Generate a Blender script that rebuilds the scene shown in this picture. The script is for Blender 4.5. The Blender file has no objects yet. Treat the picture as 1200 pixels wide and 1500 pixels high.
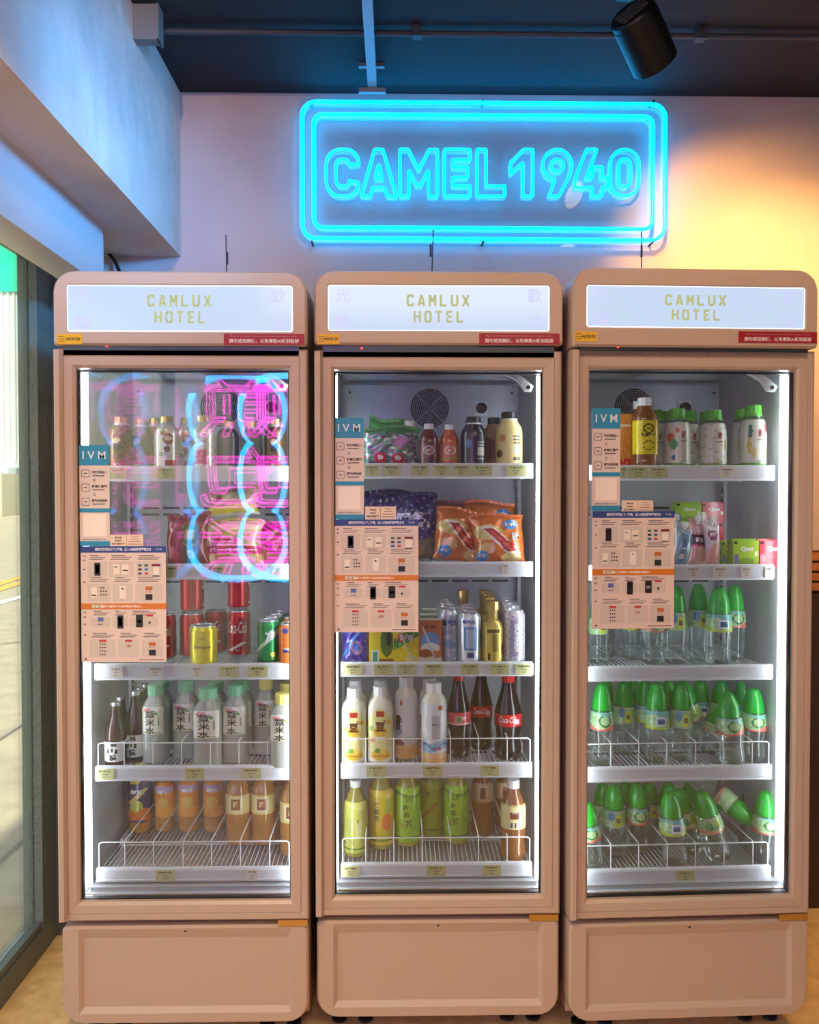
import bpy, math, random
from mathutils import Vector, Matrix, Euler
random.seed(7)
S = bpy.context.scene
COL = S.collection
R = math.radians

# ------------------------------------------------------------------ camera
CAM = Vector((0, 0, 1.41)); PITCH = R(-1.3); YAW = R(0.95); FPX = 1200.0
cam = bpy.data.cameras.new('camera'); cam.sensor_fit = 'HORIZONTAL'; cam.sensor_width = 36.0; cam.lens = 36.0 * FPX / 1200.0
cam.clip_start = .05; cam.clip_end = 300
camo = bpy.data.objects.new('camera', cam); COL.objects.link(camo)
camo.location = CAM; camo.rotation_euler = (R(90) + PITCH, 0, -YAW)
S.camera = camo
FW = Vector((math.sin(YAW) * math.cos(PITCH), math.cos(YAW) * math.cos(PITCH), math.sin(PITCH)))
RT = Vector((math.cos(YAW), -math.sin(YAW), 0)); UP = RT.cross(FW)
def ray(px, py): return FW + RT * ((px - 600) / FPX) + UP * ((750 - py) / FPX)
def at(px, py, Y):
    d = ray(px, py); return CAM + d * (Y / d.y)

# ------------------------------------------------------------------ view, world, sun, big lights
S.view_settings.view_transform = 'Standard'; S.view_settings.look = 'None'
S.view_settings.exposure = 0.0; S.view_settings.gamma = 1.0; S.view_settings.use_curve_mapping = False
S.cycles.transparent_max_bounces = 40; S.cycles.max_bounces = 8; S.cycles.glossy_bounces = 4
S.cycles.diffuse_bounces = 4; S.cycles.sample_clamp_indirect = 6; S.cycles.caustics_reflective = False
W = bpy.data.worlds.new('world'); S.world = W; W.use_nodes = True
wn = W.node_tree.nodes; wl = W.node_tree.links
sky = wn.new('ShaderNodeTexSky'); sky.sky_type = 'NISHITA'; sky.sun_disc = False
sky.sun_elevation = R(48); sky.sun_rotation = R(200); sky.air_density = 1.2; sky.dust_density = 2.0
wl.new(sky.outputs[0], wn['Background'].inputs[0]); wn['Background'].inputs[1].default_value = 0.36
sun = bpy.data.lights.new('sun', 'SUN'); sun.energy = 8.5; sun.angle = R(1.5); sun.color = (1, .95, .86)
suno = bpy.data.objects.new('sun', sun); COL.objects.link(suno); suno.rotation_euler = (R(38), R(8), 0)
def area(name, loc, rot, sx, sy, e, col):
    l = bpy.data.lights.new(name, 'AREA'); l.shape = 'RECTANGLE'; l.size = sx; l.size_y = sy; l.energy = e; l.color = col
    o = bpy.data.objects.new(name, l); COL.objects.link(o); o.location = loc; o.rotation_euler = rot; return o
# warm fill light added behind and above the viewer for the fridge fronts
area('warm_front_fill', (.15, -.3, 2.70), (R(28), 0, 0), 2.2, 1.0, 37, (1, .80, .59))
a_ = area('added_blue_fill', (.3, .9, 2.35), (0, 0, 0), .3, .15, 3.4, (.06, .40, 1))  # invented blue light out of view, tints the beam and blind box
a_.rotation_euler = (Vector((-.85, 2.35, 2.22)) - a_.location).to_track_quat('-Z', 'Y').to_euler(); a_.data.spread = R(40)

# ------------------------------------------------------------------ colour and materials
def s2l(c): return tuple(((x / 255) / 12.92 if x / 255 <= .04045 else ((x / 255 + .055) / 1.055) ** 2.4) for x in c)
MATS = {}
def mat(name, col=None, rough=.5, metal=0, emit=None, estr=1, attr=False, alpha=1, bump=None, mottle=None, coat=0, trans=None):
    if name in MATS: return MATS[name]
    m = bpy.data.materials.new(name); m.use_nodes = True; n = m.node_tree.nodes; l = m.node_tree.links
    b = n['Principled BSDF']; b.inputs['Roughness'].default_value = rough; b.inputs['Metallic'].default_value = metal
    if col: b.inputs['Base Color'].default_value = (*s2l(col), 1)
    b.inputs['Alpha'].default_value = alpha
    if coat: b.inputs['Coat Weight'].default_value = coat; b.inputs['Coat Roughness'].default_value = .08
    if emit:
        b.inputs['Emission Color'].default_value = (*emit, 1); b.inputs['Emission Strength'].default_value = estr
    if attr:
        a = n.new('ShaderNodeAttribute'); a.attribute_name = 'Col'; l.new(a.outputs['Color'], b.inputs['Base Color'])
    if bump or mottle:
        tc = n.new('ShaderNodeTexCoord')
    if mottle:                                   # (scale, darker colour)
        t = n.new('ShaderNodeTexNoise'); t.inputs['Scale'].default_value = mottle[0]; t.inputs['Detail'].default_value = 6
        l.new(tc.outputs['Object'], t.inputs['Vector'])
        x = n.new('ShaderNodeMix'); x.data_type = 'RGBA'; x.inputs[6].default_value = (*s2l(col), 1); x.inputs[7].default_value = (*s2l(mottle[1]), 1)
        rp = n.new('ShaderNodeValToRGB'); rp.color_ramp.elements[0].position = .38; rp.color_ramp.elements[1].position = .68
        l.new(t.outputs[0], rp.inputs[0]); l.new(rp.outputs[0], x.inputs[0]); l.new(x.outputs[2], b.inputs['Base Color'])
    if bump:                                     # (scale, strength, distance)
        t = n.new('ShaderNodeTexNoise'); t.inputs['Scale'].default_value = bump[0]; t.inputs['Detail'].default_value = 8
        l.new(tc.outputs['Object'], t.inputs['Vector'])
        bp = n.new('ShaderNodeBump'); bp.inputs['Strength'].default_value = bump[1]; bp.inputs['Distance'].default_value = bump[2]
        l.new(t.outputs[0], bp.inputs['Height']); l.new(bp.outputs[0], b.inputs['Normal'])
    MATS[name] = m; return m
def glassy(name, tint, gloss=.04, gmax=.5, rough=.02, haze=None):
    """thin clear plastic or glass: tinted transparency under a fresnel gloss; haze = (amount, colour) adds a milky body"""
    if name in MATS: return MATS[name]
    m = bpy.data.materials.new(name); m.use_nodes = True; n = m.node_tree.nodes; l = m.node_tree.links; n.clear()
    out = n.new('ShaderNodeOutputMaterial'); tr = n.new('ShaderNodeBsdfTransparent'); tr.inputs[0].default_value = (*tint, 1)
    gl = n.new('ShaderNodeBsdfGlossy'); gl.inputs['Roughness'].default_value = rough; gl.inputs[0].default_value = (1, 1, 1, 1)
    fr = n.new('ShaderNodeFresnel'); fr.inputs[0].default_value = 1.45
    mx = n.new('ShaderNodeMixShader')
    mp = n.new('ShaderNodeMapRange'); mp.inputs['From Min'].default_value = .034; mp.inputs['From Max'].default_value = 1
    mp.inputs['To Min'].default_value = gloss; mp.inputs['To Max'].default_value = gmax
    l.new(fr.outputs[0], mp.inputs[0]); l.new(mp.outputs[0], mx.inputs[0])
    base = tr.outputs[0]
    if haze:
        di = n.new('ShaderNodeBsdfDiffuse'); di.inputs[0].default_value = (*s2l(haze[1]), 1)
        m2 = n.new('ShaderNodeMixShader'); m2.inputs[0].default_value = haze[0]; l.new(tr.outputs[0], m2.inputs[1]); l.new(di.outputs[0], m2.inputs[2]); base = m2.outputs[0]
    l.new(base, mx.inputs[1]); l.new(gl.outputs[0], mx.inputs[2]); l.new(mx.outputs[0], out.inputs[0])
    MATS[name] = m; return m
PRINT = mat('printed_matte', attr=True, rough=.45)
GLOSS = mat('printed_gloss', attr=True, rough=.22, coat=.3)
METAL = mat('printed_metal', attr=True, rough=.28, metal=.45)
FOIL = mat('printed_foil', attr=True, rough=.25, metal=.15, coat=.5)

# ------------------------------------------------------------------ text outlines, kept as plain 2-D meshes
_T = {}
def text_mesh(s, bold=0.0, shear=0.0, outline=False, res=2):
    k = (s, bold, shear, outline, res)
    if k in _T: return _T[k]
    c = bpy.data.curves.new('t', 'FONT'); c.body = s; c.size = 1; c.offset = bold; c.shear = shear; c.resolution_u = res
    c.align_x = 'LEFT'
    if outline: c.fill_mode = 'NONE'
    o = bpy.data.objects.new('t', c); COL.objects.link(o); bpy.context.view_layer.update()
    me = bpy.data.meshes.new_from_object(o.evaluated_get(bpy.context.evaluated_depsgraph_get()))
    v = [(p.co.x, p.co.y) for p in me.vertices]; f = [tuple(p.vertices) for p in me.polygons]; e = [tuple(x.vertices) for x in me.edges]
    bpy.data.objects.remove(o); bpy.data.curves.remove(c); bpy.data.meshes.remove(me)
    if not v: v = [(0, 0), (1, 0), (1, 1)]
    x0 = min(p[0] for p in v); x1 = max(p[0] for p in v); y0 = min(p[1] for p in v); y1 = max(p[1] for p in v)
    w = max(x1 - x0, 1e-5); h = max(y1 - y0, 1e-5)
    v = [((p[0] - x0) / w, (p[1] - y0) / h) for p in v]   # unit box
    _T[k] = (v, f, e, w, h); return _T[k]

# ------------------------------------------------------------------ mesh builder
class MB:
    def __init__(s): s.v = []; s.f = []; s.c = []; s.m = []
    def add(s, vs, fs, col=(200, 200, 200), m=0):
        b = len(s.v); s.v += [tuple(p) for p in vs]
        for i, f in enumerate(fs):
            s.f.append(tuple(b + k for k in f)); s.c.append(col[i] if isinstance(col, list) else col); s.m.append(m)
        return s
    def box(s, x0, x1, y0, y1, z0, z1, col=(200, 200, 200), m=0):
        vs = [(x, y, z) for z in (z0, z1) for y in (y0, y1) for x in (x0, x1)]
        return s.add(vs, [(0, 2, 3, 1), (4, 5, 7, 6), (0, 1, 5, 4), (2, 6, 7, 3), (0, 4, 6, 2), (1, 3, 7, 5)], col, m)
    def lathe(s, prof, n=20, col=(200, 200, 200), m=0, sq=0.0, cap=True, c=(0, 0)):
        """profile of (r, z); sq>0 squares the section"""
        vs = []
        for r, z in prof:
            for i in range(n):
                a = 2 * math.pi * i / n; k = 1.0
                if sq: k = 1 / (abs(math.cos(a)) ** (2 + 4 * sq) + abs(math.sin(a)) ** (2 + 4 * sq)) ** (1 / (2 + 4 * sq))
                vs.append((c[0] + r * k * math.cos(a), c[1] + r * k * math.sin(a), z))
        fs = []; cl = []
        for j in range(len(prof) - 1):
            cc = col(j) if callable(col) else col
            for i in range(n):
                fs.append((j * n + i, j * n + (i + 1) % n, (j + 1) * n + (i + 1) % n, (j + 1) * n + i)); cl.append(cc)
        if cap:
            fs.append(tuple(range(n - 1, -1, -1))); cl.append(col(0) if callable(col) else col)
            fs.append(tuple((len(prof) - 1) * n + i for i in range(n))); cl.append(col(len(prof) - 2) if callable(col) else col)
        return s.add(vs, fs, cl, m)
    def tube(s, pts, r, n=6, closed=False, col=(230, 230, 230), m=0):
        P = [Vector(p) for p in pts]; N = len(P); vs = []; prev = None
        for i in range(N):
            if closed: t = P[(i + 1) % N] - P[i - 1]
            else: t = P[min(i + 1, N - 1)] - P[max(i - 1, 0)]
            if t.length < 1e-9: t = Vector((0, 0, 1))
            t.normalize()
            if prev is None:
                a = Vector((0, 1, 0)) if abs(t.y) < .9 else Vector((1, 0, 0)); u = t.cross(a).normalized()
            else:
                u = (prev - t * prev.dot(t))
                u = u.normalized() if u.length > 1e-6 else t.cross(Vector((0, 1, .1))).normalized()
            prev = u; w = t.cross(u)
            for k in range(n):
                a = 2 * math.pi * k / n; vs.append(P[i] + (u * math.cos(a) + w * math.sin(a)) * r)
        fs = []
        for i in range(N if closed else N - 1):
            j = (i + 1) % N
            for k in range(n): fs.append((i * n + k, i * n + (k + 1) % n, j * n + (k + 1) % n, j * n + k))
        if not closed: fs += [tuple(range(n - 1, -1, -1)), tuple((N - 1) * n + k for k in range(n))]
        return s.add(vs, fs, col, m)
    def loops(s, ls, col=(200, 200, 200), m=0, cap0=False, cap1=True, cols=None):
        n = len(ls[0]); vs = [p for L in ls for p in L]; fs = []; cl = []
        for j in range(len(ls) - 1):
            for i in range(n):
                fs.append((j * n + i, j * n + (i + 1) % n, (j + 1) * n + (i + 1) % n, (j + 1) * n + i)); cl.append(cols[j] if cols else col)
        if cap0: fs.append(tuple(range(n - 1, -1, -1))); cl.append(col)
        if cap1: fs.append(tuple((len(ls) - 1) * n + i for i in range(n))); cl.append(cols[-1] if cols else col)
        return s.add(vs, fs, cl, m)
    def grid(s, F, u0, u1, v0, v1, nu, nv, paint, m=0):
        vs = [F(u0 + (u1 - u0) * i / nu, v0 + (v1 - v0) * j / nv) for j in range(nv + 1) for i in range(nu + 1)]
        fs = []; cl = []
        for j in range(nv):
            for i in range(nu):
                a = j * (nu + 1) + i; fs.append((a, a + 1, a + nu + 2, a + nu + 1)); cl.append(paint((i + .5) / nu, (j + .5) / nv))
        return s.add(vs, fs, cl, m)
    def text(s, F, txt, cx, cy, w=None, h=None, col=(20, 20, 20), bold=.0, shear=0, m=0, res=2):
        v, f, e, tw, th = text_mesh(txt, bold, shear, False, res)
        if w is None: w = h * tw / th
        if h is None: h = w * th / tw
        return s.add([F(cx + (p[0] - .5) * w, cy + (p[1] - .5) * h) for p in v], f, col, m)
    def build(s, name, mats, parent=None, smooth=False, loc=None):
        me = bpy.data.meshes.new(name); me.from_pydata(s.v, [], s.f)
        if not isinstance(mats, (list, tuple)): mats = [mats]
        for q in mats: me.materials.append(q)
        if any(s.m): me.polygons.foreach_set('material_index', s.m)
        if any(q in (PRINT, GLOSS, METAL, FOIL) for q in mats):
            ca = me.color_attributes.new('Col', 'FLOAT_COLOR', 'CORNER'); buf = []; cache = {}
            for f, c in zip(s.f, s.c):
                if c not in cache: cache[c] = (*s2l(c), 1.0)
                buf += cache[c] * len(f)
            ca.data.foreach_set('color', buf)
        if smooth is True: me.polygons.foreach_set('use_smooth', [True] * len(s.f))
        elif smooth: me.polygons.foreach_set('use_smooth', [True] * len(s.f)); me.set_sharp_from_angle(angle=R(smooth))
        me.update(); o = bpy.data.objects.new(name, me); COL.objects.link(o)
        if parent: o.parent = parent
        if loc is not None: o.location = loc
        return o
def tag(o, label=None, cat=None, group=None, kind=None):
    if label: o['label'] = label
    if cat: o['category'] = cat
    if group: o['group'] = group
    if kind: o['kind'] = kind
    return o
def empty(name, loc=(0, 0, 0), rz=0):
    o = bpy.data.objects.new(name, None); COL.objects.link(o); o.location = loc; o.rotation_euler = (0, 0, rz); o.empty_display_size = .05; return o
def kids(o): return [c for c in bpy.data.objects if c.parent == o]
def flat(y): return lambda x, z: (x, y, z)
def rr(x0, x1, z0, z1, r, y, n=6):
    """rounded rectangle loop in the xz plane facing -y; r = radii (bl, br, tr, tl)"""
    if not isinstance(r, (tuple, list)): r = (r,) * 4
    P = []
    for (cx, cz, a0, q) in ((x0 + r[0], z0 + r[0], 180, r[0]), (x1 - r[1], z0 + r[1], 270, r[1]), (x1 - r[2], z1 - r[2], 0, r[2]), (x0 + r[3], z1 - r[3], 90, r[3])):
        for i in range(n + 1):
            a = R(a0 + 90 * i / n); P.append((cx + q * math.cos(a), y, cz + q * math.sin(a)))
    return P
def edge_loops(v, e):
    adj = {}
    for a, b in e: adj.setdefault(a, []).append(b); adj.setdefault(b, []).append(a)
    seen = set(); out = []
    for st in adj:
        if st in seen: continue
        L = [st]; seen.add(st); cur = st
        while True:
            nx = [k for k in adj[cur] if k not in seen]
            if not nx: break
            cur = nx[0]; seen.add(cur); L.append(cur)
        if len(L) > 2: out.append([v[k] for k in L])
    return out

# ================================================================== THE ROOM
WALLY = 2.78; CEIL = 2.75; WINX = -1.08
def struct(name, mb, m, smooth=False): return tag(mb.build(name, m, None, smooth), kind='structure')
wallm = mat('wall_paint', (202, 188, 186), .75, bump=(9, .25, .01), mottle=(3.5, (190, 176, 176)))
darkm = mat('dark_ceiling_paint', (24, 24, 32), .8, bump=(30, .2, .005))
floorm = mat('floor_screed', (246, 212, 146), .45, bump=(40, .15, .003), mottle=(22, (222, 184, 118)))
beamm = mat('beam_plaster', (222, 212, 202), .8, bump=(14, .55, .012), mottle=(6, (208, 198, 190)))
framem = mat('window_frame_metal', (112, 122, 118), .45, .3)
roughm = mat('post_render', (112, 122, 112), .85, bump=(60, .9, .01))
struct('wall_back', MB().box(-1.2, 2.7, WALLY, WALLY + .15, 0, CEIL), wallm)
struct('wall_right', MB().box(2.6, 2.75, -3.2, WALLY, 0, CEIL), wallm)
struct('wall_front', MB().box(-1.2, 2.7, -3.35, -3.2, 0, CEIL), wallm)
struct('floor', MB().box(-1.14, 2.7, -3.3, WALLY + .1, -.12, 0), floorm)
struct('ceiling', MB().box(-1.2, 2.75, -3.35, WALLY + .1, CEIL, CEIL + .15), darkm)
# plastered beam over the shopfront
bx = at(265, 300, WALLY).x; bz = at(268, 376, WALLY).z
struct('wall_left', MB().box(-1.2, bx, -3.2, WALLY, bz, CEIL), beamm)
# window on the left: post, frame and panes down to the floor rail
win = MB()
win.box(WINX - .05, WINX, -3.2, 2.56, 0, .075)                      # bottom rail
win.box(WINX - .03, WINX - .005, -3.2, 2.56, .075, .10)
win.box(WINX - .05, WINX, -3.2, 2.56, 2.12, bz)                     # head
for y in (.1, -1.6): win.box(WINX - .05, WINX, y, y + .06, .1, 2.12)
win.box(WINX - .03, WINX + .012, 2.60, 2.64, 0, bz)
win.box(WINX - .03, WINX + .03, 2.66, 2.70, 0, bz)
w1 = struct('window_1', win, framem)
glm = glassy('window_glass', (.96, 1, .97), .03, .6)
gp = MB().box(WINX - .032, WINX - .026, -3.2, 2.50, .1, 2.12).build('pane', glm, w1)
struct('trim_1', MB().box(WINX - .06, WINX - .002, 2.50, 2.78, 0, bz), roughm)
struct('trim_2', MB().box(WINX + .0, WINX + .05, 2.70, 2.78, 0, bz), mat('beige_trim', (190, 176, 150), .6))
struct('trim_3', MB().box(-1.03, -.985, -3.2, 2.45, 2.11, 2.14), mat('beige_trim', (190, 176, 150), .6))
# roller blind cassette under the beam
bl = empty('roller_blind_box', (-.92, 2.47, 2.03)); tag(bl, 'long pale roller blind cassette under the beam above the window', 'blind box')
prof = [(-.09, .175), (-.09, .035), (-.07, .008), (-.03, 0), (.0, .0), (.03, .008), (.047, .045), (.047, .175)]
m = MB(); n = len(prof); vs = [(p[0], 0, p[1]) for p in prof] + [(p[0], -5.6, p[1]) for p in prof]
m.add(vs, [(i, (i + 1) % n, n + (i + 1) % n, n + i) for i in range(n)] + [tuple(range(n - 1, -1, -1)), tuple(range(n, 2 * n))])
m.build('cassette', mat('blind_white', (206, 210, 212), .5), bl, 30)
m = MB(); vs = [(p[0] * 1.02, .006, p[1] * 1.01) for p in prof] + [(p[0] * 1.02, 0, p[1] * 1.01) for p in prof]
m.add(vs, [(i, (i + 1) % n, n + (i + 1) % n, n + i) for i in range(n)] + [tuple(range(n - 1, -1, -1)), tuple(range(n, 2 * n))])
m.build('end_cap', mat('blind_cap', (188, 192, 196), .5), bl)
# conduit on the ceiling and channel running to the neon sign
a = at(262, 46, 2.385); b = at(1300, 45, 2.385)
cm = MB().tube([(-.72, a.y, a.z + .0), (2.5, a.y, a.z)], .0085, 8)
for x in (.06, .88, 1.6): cm.box(x - .014, x + .014, a.y - .014, a.y + .014, a.z - .012, CEIL)
tag(cm.build('ceiling_conduit', mat('conduit_dark', (58, 64, 76), .6), None, 40), 'dark round conduit clipped across the black ceiling', 'conduit')
cb = at(546, 110, 2.70)
ch = empty('ceiling_channel', (cb.x, 2.70, CEIL)); tag(ch, 'grey cable channel along the ceiling ending in a small plate above the neon sign', 'channel')
MB().box(-.014, .014, -2.2, -.05, -.045, 0).build('channel', mat('galvanised', (150, 158, 166), .45, .3), ch)
MB().box(-.043, .043, -.056, -.04, -.06, -.046).build('end_plate', mat('galvanised'), ch)
MB().box(-.040, .040, -.12, -.105, -.012, 0).build('clip', mat('galvanised'), ch)
jb = at(220, 32, 2.30)
j = MB().box(-.05, .026, -.015, .02, -.055, .05); j.box(.022, .028, -.02, .03, -.055, .05)
j.lathe([(.005, -.001), (.005, .0)], 8)
jo = j.build('junction_box', mat('junction_grey', (112, 116, 118), .6)); jo.location = (jb.x, jb.y, jb.z)
tag(jo, 'small grey metal junction box beside the beam under the black ceiling', 'junction box')

# ---- black track spotlight in view
def spot_head(loc, d, label, power, colr, r=.058, L=.155, ang=75, name='track_spotlight', blend=.9):
    t = empty(name, loc); tag(t, label, 'spotlight')
    d = Vector(d).normalized(); q = Vector((0, 0, -1)).rotation_difference(d)
    blk = mat('spot_black', (14, 15, 18), .32, .3)
    def orient(o): o.rotation_mode = 'QUATERNION'; o.rotation_quaternion = q; return o
    b = MB().lathe([(r * .2, .0), (r * .9, 0), (r * .97, -.006), (r * .97, -.02), (r, -.022), (r, -L), (r * .93, -L), (r * .88, -L + .02)], 28, cap=True)
    orient(b.build('lamp_body', blk, t, 35))
    v = MB()
    for k in range(6): v.box(-r * .6, r * .6, -.03 + k * .011, -.026 + k * .011, 0, .004)
    orient(v.build('vent', mat('vent_grey', (90, 94, 98), .4, .5), t))
    ln = MB().lathe([(r * .05, -L + .008), (r * .86, -L + .008)], 24)
    orient(ln.build('lens', mat('lamp_lens', (255, 240, 210), .3, emit=(1, .78, .42), estr=2.2), t))
    top = Vector((0, 0, CEIL)) - Vector((0, 0, loc[2])); c = d * (L * .4)
    m = MB().tube([c + Vector((r + .008, 0, 0)), Vector((r * .9, 0, .03)) + c * .3, Vector((0.02, 0, top.z - .03))], .007, 6)
    m.build('bracket', blk, t, 40)
    MB().box(-.03, .06, -.045, .045, top.z - .03, top.z).build('driver_box', blk, t)
    l = bpy.data.lights.new('spot', 'SPOT'); l.energy = power; l.color = colr; l.spot_size = R(ang); l.spot_blend = blend; l.shadow_soft_size = .018
    lo = bpy.data.objects.new('spot', l); COL.objects.link(lo); lo.parent = t; lo.location = d * (L + .01)
    lo.rotation_mode = 'QUATERNION'; lo.rotation_quaternion = q
    return t
p = at(925, 17, 2.16)
spot_head((p.x, p.y, p.z), (.72, .72, -.66), 'black cylindrical track spotlight under the ceiling right of the neon sign', 48, (1, .50, .13), ang=84, r=.062)
spot_head((1.25, 2.1, 2.6), (.1, .5, -.7), 'unseen black spotlight added right of the frame to warm the wall', 60, (1, .50, .13), ang=120)  # extra off-frame spot, put in for the orange glow on the wall
spot_head((.79, 1.50, 2.68), (.12, .55, -.8), 'black track spotlight above the frame, right one of the pair facing the fridges', 14, (1, .72, .45), ang=110)
spot_head((-.13, 1.36, 2.68), (-.1, .55, -.8), 'black track spotlight above the frame, left one of the pair facing the fridges', 14, (1, .72, .45), ang=110)
spot_head((-.35, .5, 2.66), (-.42, .95, -.12), 'black track spotlight above the viewer aimed at the beam', 60, (1, .62, .34), ang=70)
spot_head((-.55, .95, 2.66), (-.05, .22, -1), 'unseen black spotlight added above the viewer to brighten the left fridge and floor', 78, (1, .74, .40), ang=88)  # added downlight, lifts the floor and lower left fridge
spot_head((1.0, .95, 2.66), (.0, .22, -1), 'unseen black spotlight added above the viewer to brighten the right fridge and floor', 26, (1, .74, .42), ang=88)  # added downlight for the right side, no such lamp in view

# ---- neon sign CAMEL 1940
NY = WALLY - .045
cyan = mat('neon_cyan', (0, 230, 255), .4, emit=(.0, .42, 1.0), estr=12.0)
sg = empty('neon_sign', (at(708, 250, NY).x, NY, at(708, 358, NY).z))
tag(sg, 'cyan neon sign reading CAMEL 1940 in two rounded frames on the wall', 'neon sign')
def L(px, py, Y=NY):
    q = at(px, py, Y); return Vector((q.x - sg.location.x, 0, q.z - sg.location.z))
a = L(434, 358); b = L(983, 144)
acr = MB(); acr.loops([rr(a.x, b.x, a.z, b.z, .05, .012), rr(a.x, b.x, a.z, b.z, .05, .017)], cap0=True)
acr.build('acrylic_panel', glassy('acrylic', (.95, .97, .98), .04, .5), sg)
for nm, (x0, y0, x1, y1), rad in (('outer_tube', (443, 153, 975, 349), .045), ('inner_tube', (460, 171, 957, 333), .03)):
    a = L(x0, y1); b = L(x1, y0)
    MB().tube(rr(a.x, b.x, a.z, b.z, rad, 0, 8), .0062, 8, closed=True).build(nm, cyan, sg, True)
boxes = [('C', 478, 526), ('A', 529, 581), ('M', 586, 641), ('E', 651, 689), ('L', 699, 740), ('1', 748, 781), ('9', 795, 838), ('4', 843, 891), ('0', 894, 937)]
def arc(cx, cy, rx, ry, a0, a1, n=8): return [(cx + rx * math.cos(R(a0 + (a1 - a0) * i / n)), cy + ry * math.sin(R(a0 + (a1 - a0) * i / n))) for i in range(n + 1)]
OUT = {'C': [arc(.42, .68, .42, .32, 90, 180) + arc(.42, .32, .42, .32, 180, 270) + arc(.62, .32, .38, .32, 270, 355) + [(.70, .34)] + arc(.55, .36, .16, .15, 355, 270, 4) + arc(.45, .36, .16, .15, 270, 180, 4) + arc(.45, .64, .16, .15, 180, 90, 4) + arc(.55, .64, .16, .15, 90, 5, 4) + [(1, .70)] + arc(.62, .68, .38, .32, 5, 90)],
       'A': [[(.38, 1), (.62, 1), (1, 0), (.74, 0), (.67, .18), (.33, .18), (.26, 0), (0, 0)], [(.5, .68), (.60, .38), (.40, .38)]],
       'M': [[(0, 0), (0, 1), (.22, 1), (.5, .56), (.78, 1), (1, 1), (1, 0), (.76, 0), (.76, .56), (.56, .24), (.44, .24), (.24, .56), (.24, 0)]],
       'E': [[(0, 0), (0, 1), (1, 1), (1, .78), (.32, .78), (.32, .62), (.9, .62), (.9, .40), (.32, .40), (.32, .22), (1, .22), (1, 0)]],
       'L': [[(0, 0), (0, 1), (.32, 1), (.32, .22), (1, .22), (1, 0)]],
       '1': [[(.55, 0), (.55, .72), (0, .48), (0, .72), (.58, 1), (1, 1), (1, 0)]],
       '9': [arc(.5, .66, .5, .34, 0, 180, 12) + arc(.5, .66, .5, .30, 180, 262, 6) + [(.22, 0), (.56, 0)] + [(.93, .44)], arc(.5, .66, .22, .13, 0, 360, 12)[:-1]],
       '4': [[(.34, 1), (.66, 1), (.34, .40), (.52, .40), (.52, .62), (.82, .62), (.82, .40), (1, .40), (1, .18), (.82, .18), (.82, 0), (.52, 0), (.52, .18), (0, .18), (0, .38)]],
       '0': [arc(.5, .68, .5, .32, 0, 180, 12) + arc(.5, .32, .5, .32, 180, 360, 12), arc(.5, .68, .20, .12, 0, 180, 8) + arc(.5, .32, .20, .12, 180, 360, 8)]}
for chh, x0, x1 in boxes:
    a = L(x0, 287); b = L(x1, 219); m = MB()
    for lp in OUT[chh]:
        P_ = []
        for i, q in enumerate(lp):                         # finer points so the glass tube bends tightly at corners
            q2 = lp[(i + 1) % len(lp)]; n_ = 1 if math.dist(q, q2) < .12 else 4
            for t in ((0,) if n_ == 1 else (.03, .12, .5, .88, .97)): P_.append((q[0] + (q2[0] - q[0]) * t, q[1] + (q2[1] - q[1]) * t))
        m.tube([(a.x + q[0] * (b.x - a.x), 0, a.z + q[1] * (b.z - a.z)) for q in P_], .0042, 6, closed=True)
    m.build('neon_letter', cyan, sg, True)
for px, py in ((455, 148), (708, 148), (958, 148), (457, 354), (708, 354), (957, 354)):
    q = L(px, py); m = MB().lathe([(.004, 0), (.004, 1)], 8)
    m.v = [(q.x + x, -.002 + z * (WALLY - NY + .002), q.z + y) for x, y, z in m.v]
    m.build('standoff', mat('standoff_steel', (60, 60, 66), .3, .8), sg)

# ---- pink and blue neon sign behind the viewer, seen mirrored in the left fridge's glass
pk = mat('neon_pink', (255, 20, 200), .4, emit=(1.0, .02, .68), estr=15); bu = mat('neon_blue', (40, 140, 255), .4, emit=(.015, .42, 1.0), estr=22)
PY = -1.0
ns = empty('hanging_neon_sign', (-.72, PY, 1.5)); ns.rotation_euler = (0, 0, math.pi)
tag(ns, 'tall pink neon lettering in a blue scalloped outline, seen mirrored in the left fridge glass', 'neon sign')
vy = 2 * 2.06 - PY
def vz(py): return at(400, py, vy).z - 1.5
def vx(px): return at(px, 700, vy).x - (-.72)
cx0 = vx(420); zt = vz(545); zb = vz(852); hw = (cx0 - vx(348))
pts = []
for side in (-1, 1):
    seg = []
    for k in range(3):
        z0 = zt + (zb - zt) * k / 3; z1 = zt + (zb - zt) * (k + 1) / 3
        for i in range(13):
            a = math.pi * i / 12
            x = hw * .74 + hw * .26 * math.sin(a) if 0 < k < 3 else hw * .74 + hw * .26 * math.sin(a)
            if k == 0 and i < 6: x = hw * math.sin(a) ** .8
            if k == 2 and i > 6: x = hw * abs(math.sin(a)) ** .8
            seg.append((side * x, (z0 + z1) / 2 + (z0 - z1) / 2 * math.cos(a)))
    pts += seg if side == 1 else seg[::-1]
for q in (0, .045, .09):
    MB().tube([(-(cx0 + p[0] * (1 - q * .7)), .0, (p[1] - (zt + zb) / 2) * (1 - q * .5) + (zt + zb) / 2) for p in pts], .0068, 6, closed=True).build('outline_tube', bu, ns, True)
for k, chh in enumerate(('煎', '包', '煮')):
    v, f, e, tw, th = text_mesh(chh, .02, 0, True, 3)
    zc = zt + (zb - zt) * (k + .5) / 3; hh = abs(zb - zt) / 3 * .86; ww = hw * 1.5
    for sc, rd in ((1, .0045), (.90, .0035)):
        m = MB()
        for lp in edge_loops(v, e):
            m.tube([(-(cx0) + (q[0] - .5) * ww * sc, 0, zc + (q[1] - .5) * hh * sc) for q in lp], rd, 5, closed=True)
        m.build('character_tube', pk, ns, True)
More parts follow.
